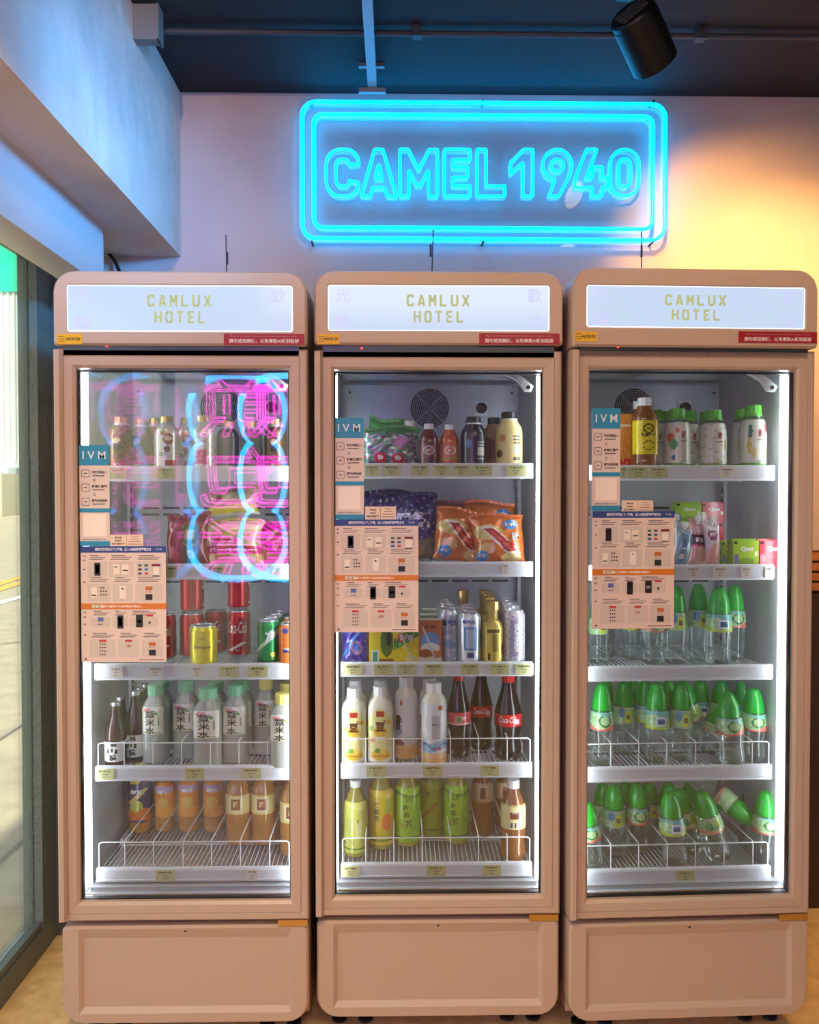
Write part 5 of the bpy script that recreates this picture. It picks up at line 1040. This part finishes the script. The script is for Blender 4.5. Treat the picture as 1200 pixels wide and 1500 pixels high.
for k, x0, x1, yt, d, lb, c, tl in (('spout_blue', 981, 1007, 766, .115, 'leaning clear and blue spouted pouch', 'pouch', 11), ('spout_blue', 975, 999, 754, .18, 'blue spouted pouch behind the leaning one', 'pouch', 5), ('spout_pink', 1009, 1033, 755, .150, 'pink and black spouted pouch', 'pouch', 3), ('spout_white', 1032, 1056, 757, .125, 'white and peach spouted pouch', 'pouch', 0),
                                    ('spout_white', 1021, 1043, 750, .205, 'white spouted pouch behind the pink one', 'pouch', 0), ('qoo_green', 1070, 1107, 791, .125, 'green juice carton beside the red one', 'carton', 0), ('qoo_green', 1056, 1076, 793, .175, 'green juice carton edge left of the front green one', 'carton', 0), ('qoo_red', 1108, 1146, 791, .125, 'red juice carton at the right', 'carton', 0)):
    place(R_, 1, k, x0, x1, yt, d, lb + ', right fridge', G, c, rz=0, tilt=(-4 if 'spout' in k else 0, tl))
lo_ = place(R_, 1, 'qoo_green', 986, 1023, 770, .30, 'lower green juice carton at the back, right fridge', G, 'carton', 0)
o = place(R_, 1, 'qoo_green', 986, 1023, None, .30, 'upper green juice carton at the back, right fridge', G, 'carton', 0); o.location.z = lo_.location.z + lo_.scale.z * .0795; o.scale = (o.scale[0], o.scale[1], .80)
lo_ = place(R_, 1, 'qoo_red', 1025, 1057, 770, .30, 'lower red juice carton at the back, right fridge', G, 'carton', 0)
o = place(R_, 1, 'qoo_red', 1025, 1057, None, .30, 'upper red juice carton at the back, right fridge', G, 'carton', 0); o.location.z = lo_.location.z + lo_.scale.z * .0795; o.scale = (o.scale[0], o.scale[1], .80)
def waters(s, rows, where):
    G = 'green-capped water bottles on the %s shelf of the right fridge' % where
    for (v, x0, x1, yt, d, ty, lb) in rows:
        place(R_, s, 'water%d' % v, x0, x1, yt, d, 'green-capped water bottle ' + lb + ', %s shelf' % where, G, rz=0, tilt=(0, ty))
waters(2, [(3, 862, 893, 872, .19, 0, 'at the left edge under the instruction sheet'), (0, 872, 901, 868, .265, 0, 'second from left with only its base in view'), (2, 912, 942, 866, .235, 0, 'third from left below the sheet'), (0, 940, 974, 864, .175, 0, 'fourth from left below the sheet'),
           (3, 973, 1006, 858, .175, 0, 'with yellow label beside the sheet edge'), (3, 1007, 1038, 855, .21, 0, 'between the sheet and the front labelled one'), (2, 1035, 1071, 860, .15, 0, 'standing in front with a light label'), (1, 1060, 1091, 857, .225, 0, 'rightmost with a dark round mark')], 'third')
waters(3, [(1, 865, 899, 1000, .15, 0, 'at the left edge with a round green mark'), (3, 899, 929, 998, .235, 0, 'second from left, set back'), (2, 930, 960, 997, .25, 0, 'third from left, at the back'), (2, 945, 980, 1000, .165, 0, 'with a barcode-like label left of centre'), (3, 980, 1014, 999, .175, 0, 'upright in the centre'),
           (0, 1002, 1036, 998, .25, -12, 'leaning right behind the centre'), (0, 1024, 1058, 1040, .20, 14, 'slumped behind the frontmost one'), (1, 1056, 1092, 1015, .122, -5, 'frontmost with a round green mark'), (1, 1086, 1121, 1008, .16, 0, 'at the right with a round green mark'),
           (0, 1040, 1072, 997, .30, 0, 'in shadow at the back, left of the right-hand pair'), (3, 1073, 1103, 998, .30, 0, 'in shadow at the back, behind the right-hand pair'), (3, 914, 942, 996, .33, 0, 'in the far back row left'), (0, 966, 994, 996, .33, 0, 'in the far back row centre'), (1, 874, 901, 996, .33, 0, 'in the far back row at the left edge'), (2, 1012, 1040, 996, .34, 0, 'in the far back row right of centre')], 'fourth')
waters(4, [(1, 848, 884, 1176, .13, -4, 'cut by the left edge of the glass'), (3, 883, 916, 1149, .20, 0, 'second from left with a yellow label'), (1, 917, 950, 1147, .22, 0, 'third from left with a pink label'), (0, 962, 993, 1149, .265, 0, 'just behind the centre one'), (2, 972, 1008, 1161, .135, -5, 'at the centre front'),
           (0, 1000, 1034, 1156, .19, -15, 'leaning right beside the centre one'), (0, 1036, 1072, 1160, .145, -16, 'leaning right at the front'), (1, 1101, 1138, 1159, .14, 2, 'rightmost with upright cap'), (0, 868, 898, 1148, .28, 0, 'in the back row at the left'), (3, 936, 966, 1147, .30, 0, 'in the back row behind the third'),
           (0, 996, 1024, 1146, .335, 0, 'in the back row right of centre'), (0, 1085, 1115, 1146, .29, 0, 'in the back row at the right'), (2, 902, 930, 1146, .34, 0, 'in the far back row left of the third'), (3, 966, 994, 1146, .34, 0, 'in the far back row centre')], 'bottom')
# one lying on its side on top of the others
o = place(R_, 4, 'water0', 1066, 1098, None, .24, 'green-capped water bottle lying tipped over, cap pointing down right, bottom shelf', 'green-capped water bottles on the bottom shelf of the right fridge', rz=0)
tip = R_.loc2(1104, 1205, .16); o.rotation_euler = (R(70), R(30), 0); o.rotation_mode = 'XYZ'
dirv = Vector((.55, -.62, -.40)).normalized(); o.rotation_mode = 'QUATERNION'; o.rotation_quaternion = Vector((0, 0, 1)).rotation_difference(dirv)
o.location = R_.M @ tip - dirv * .195
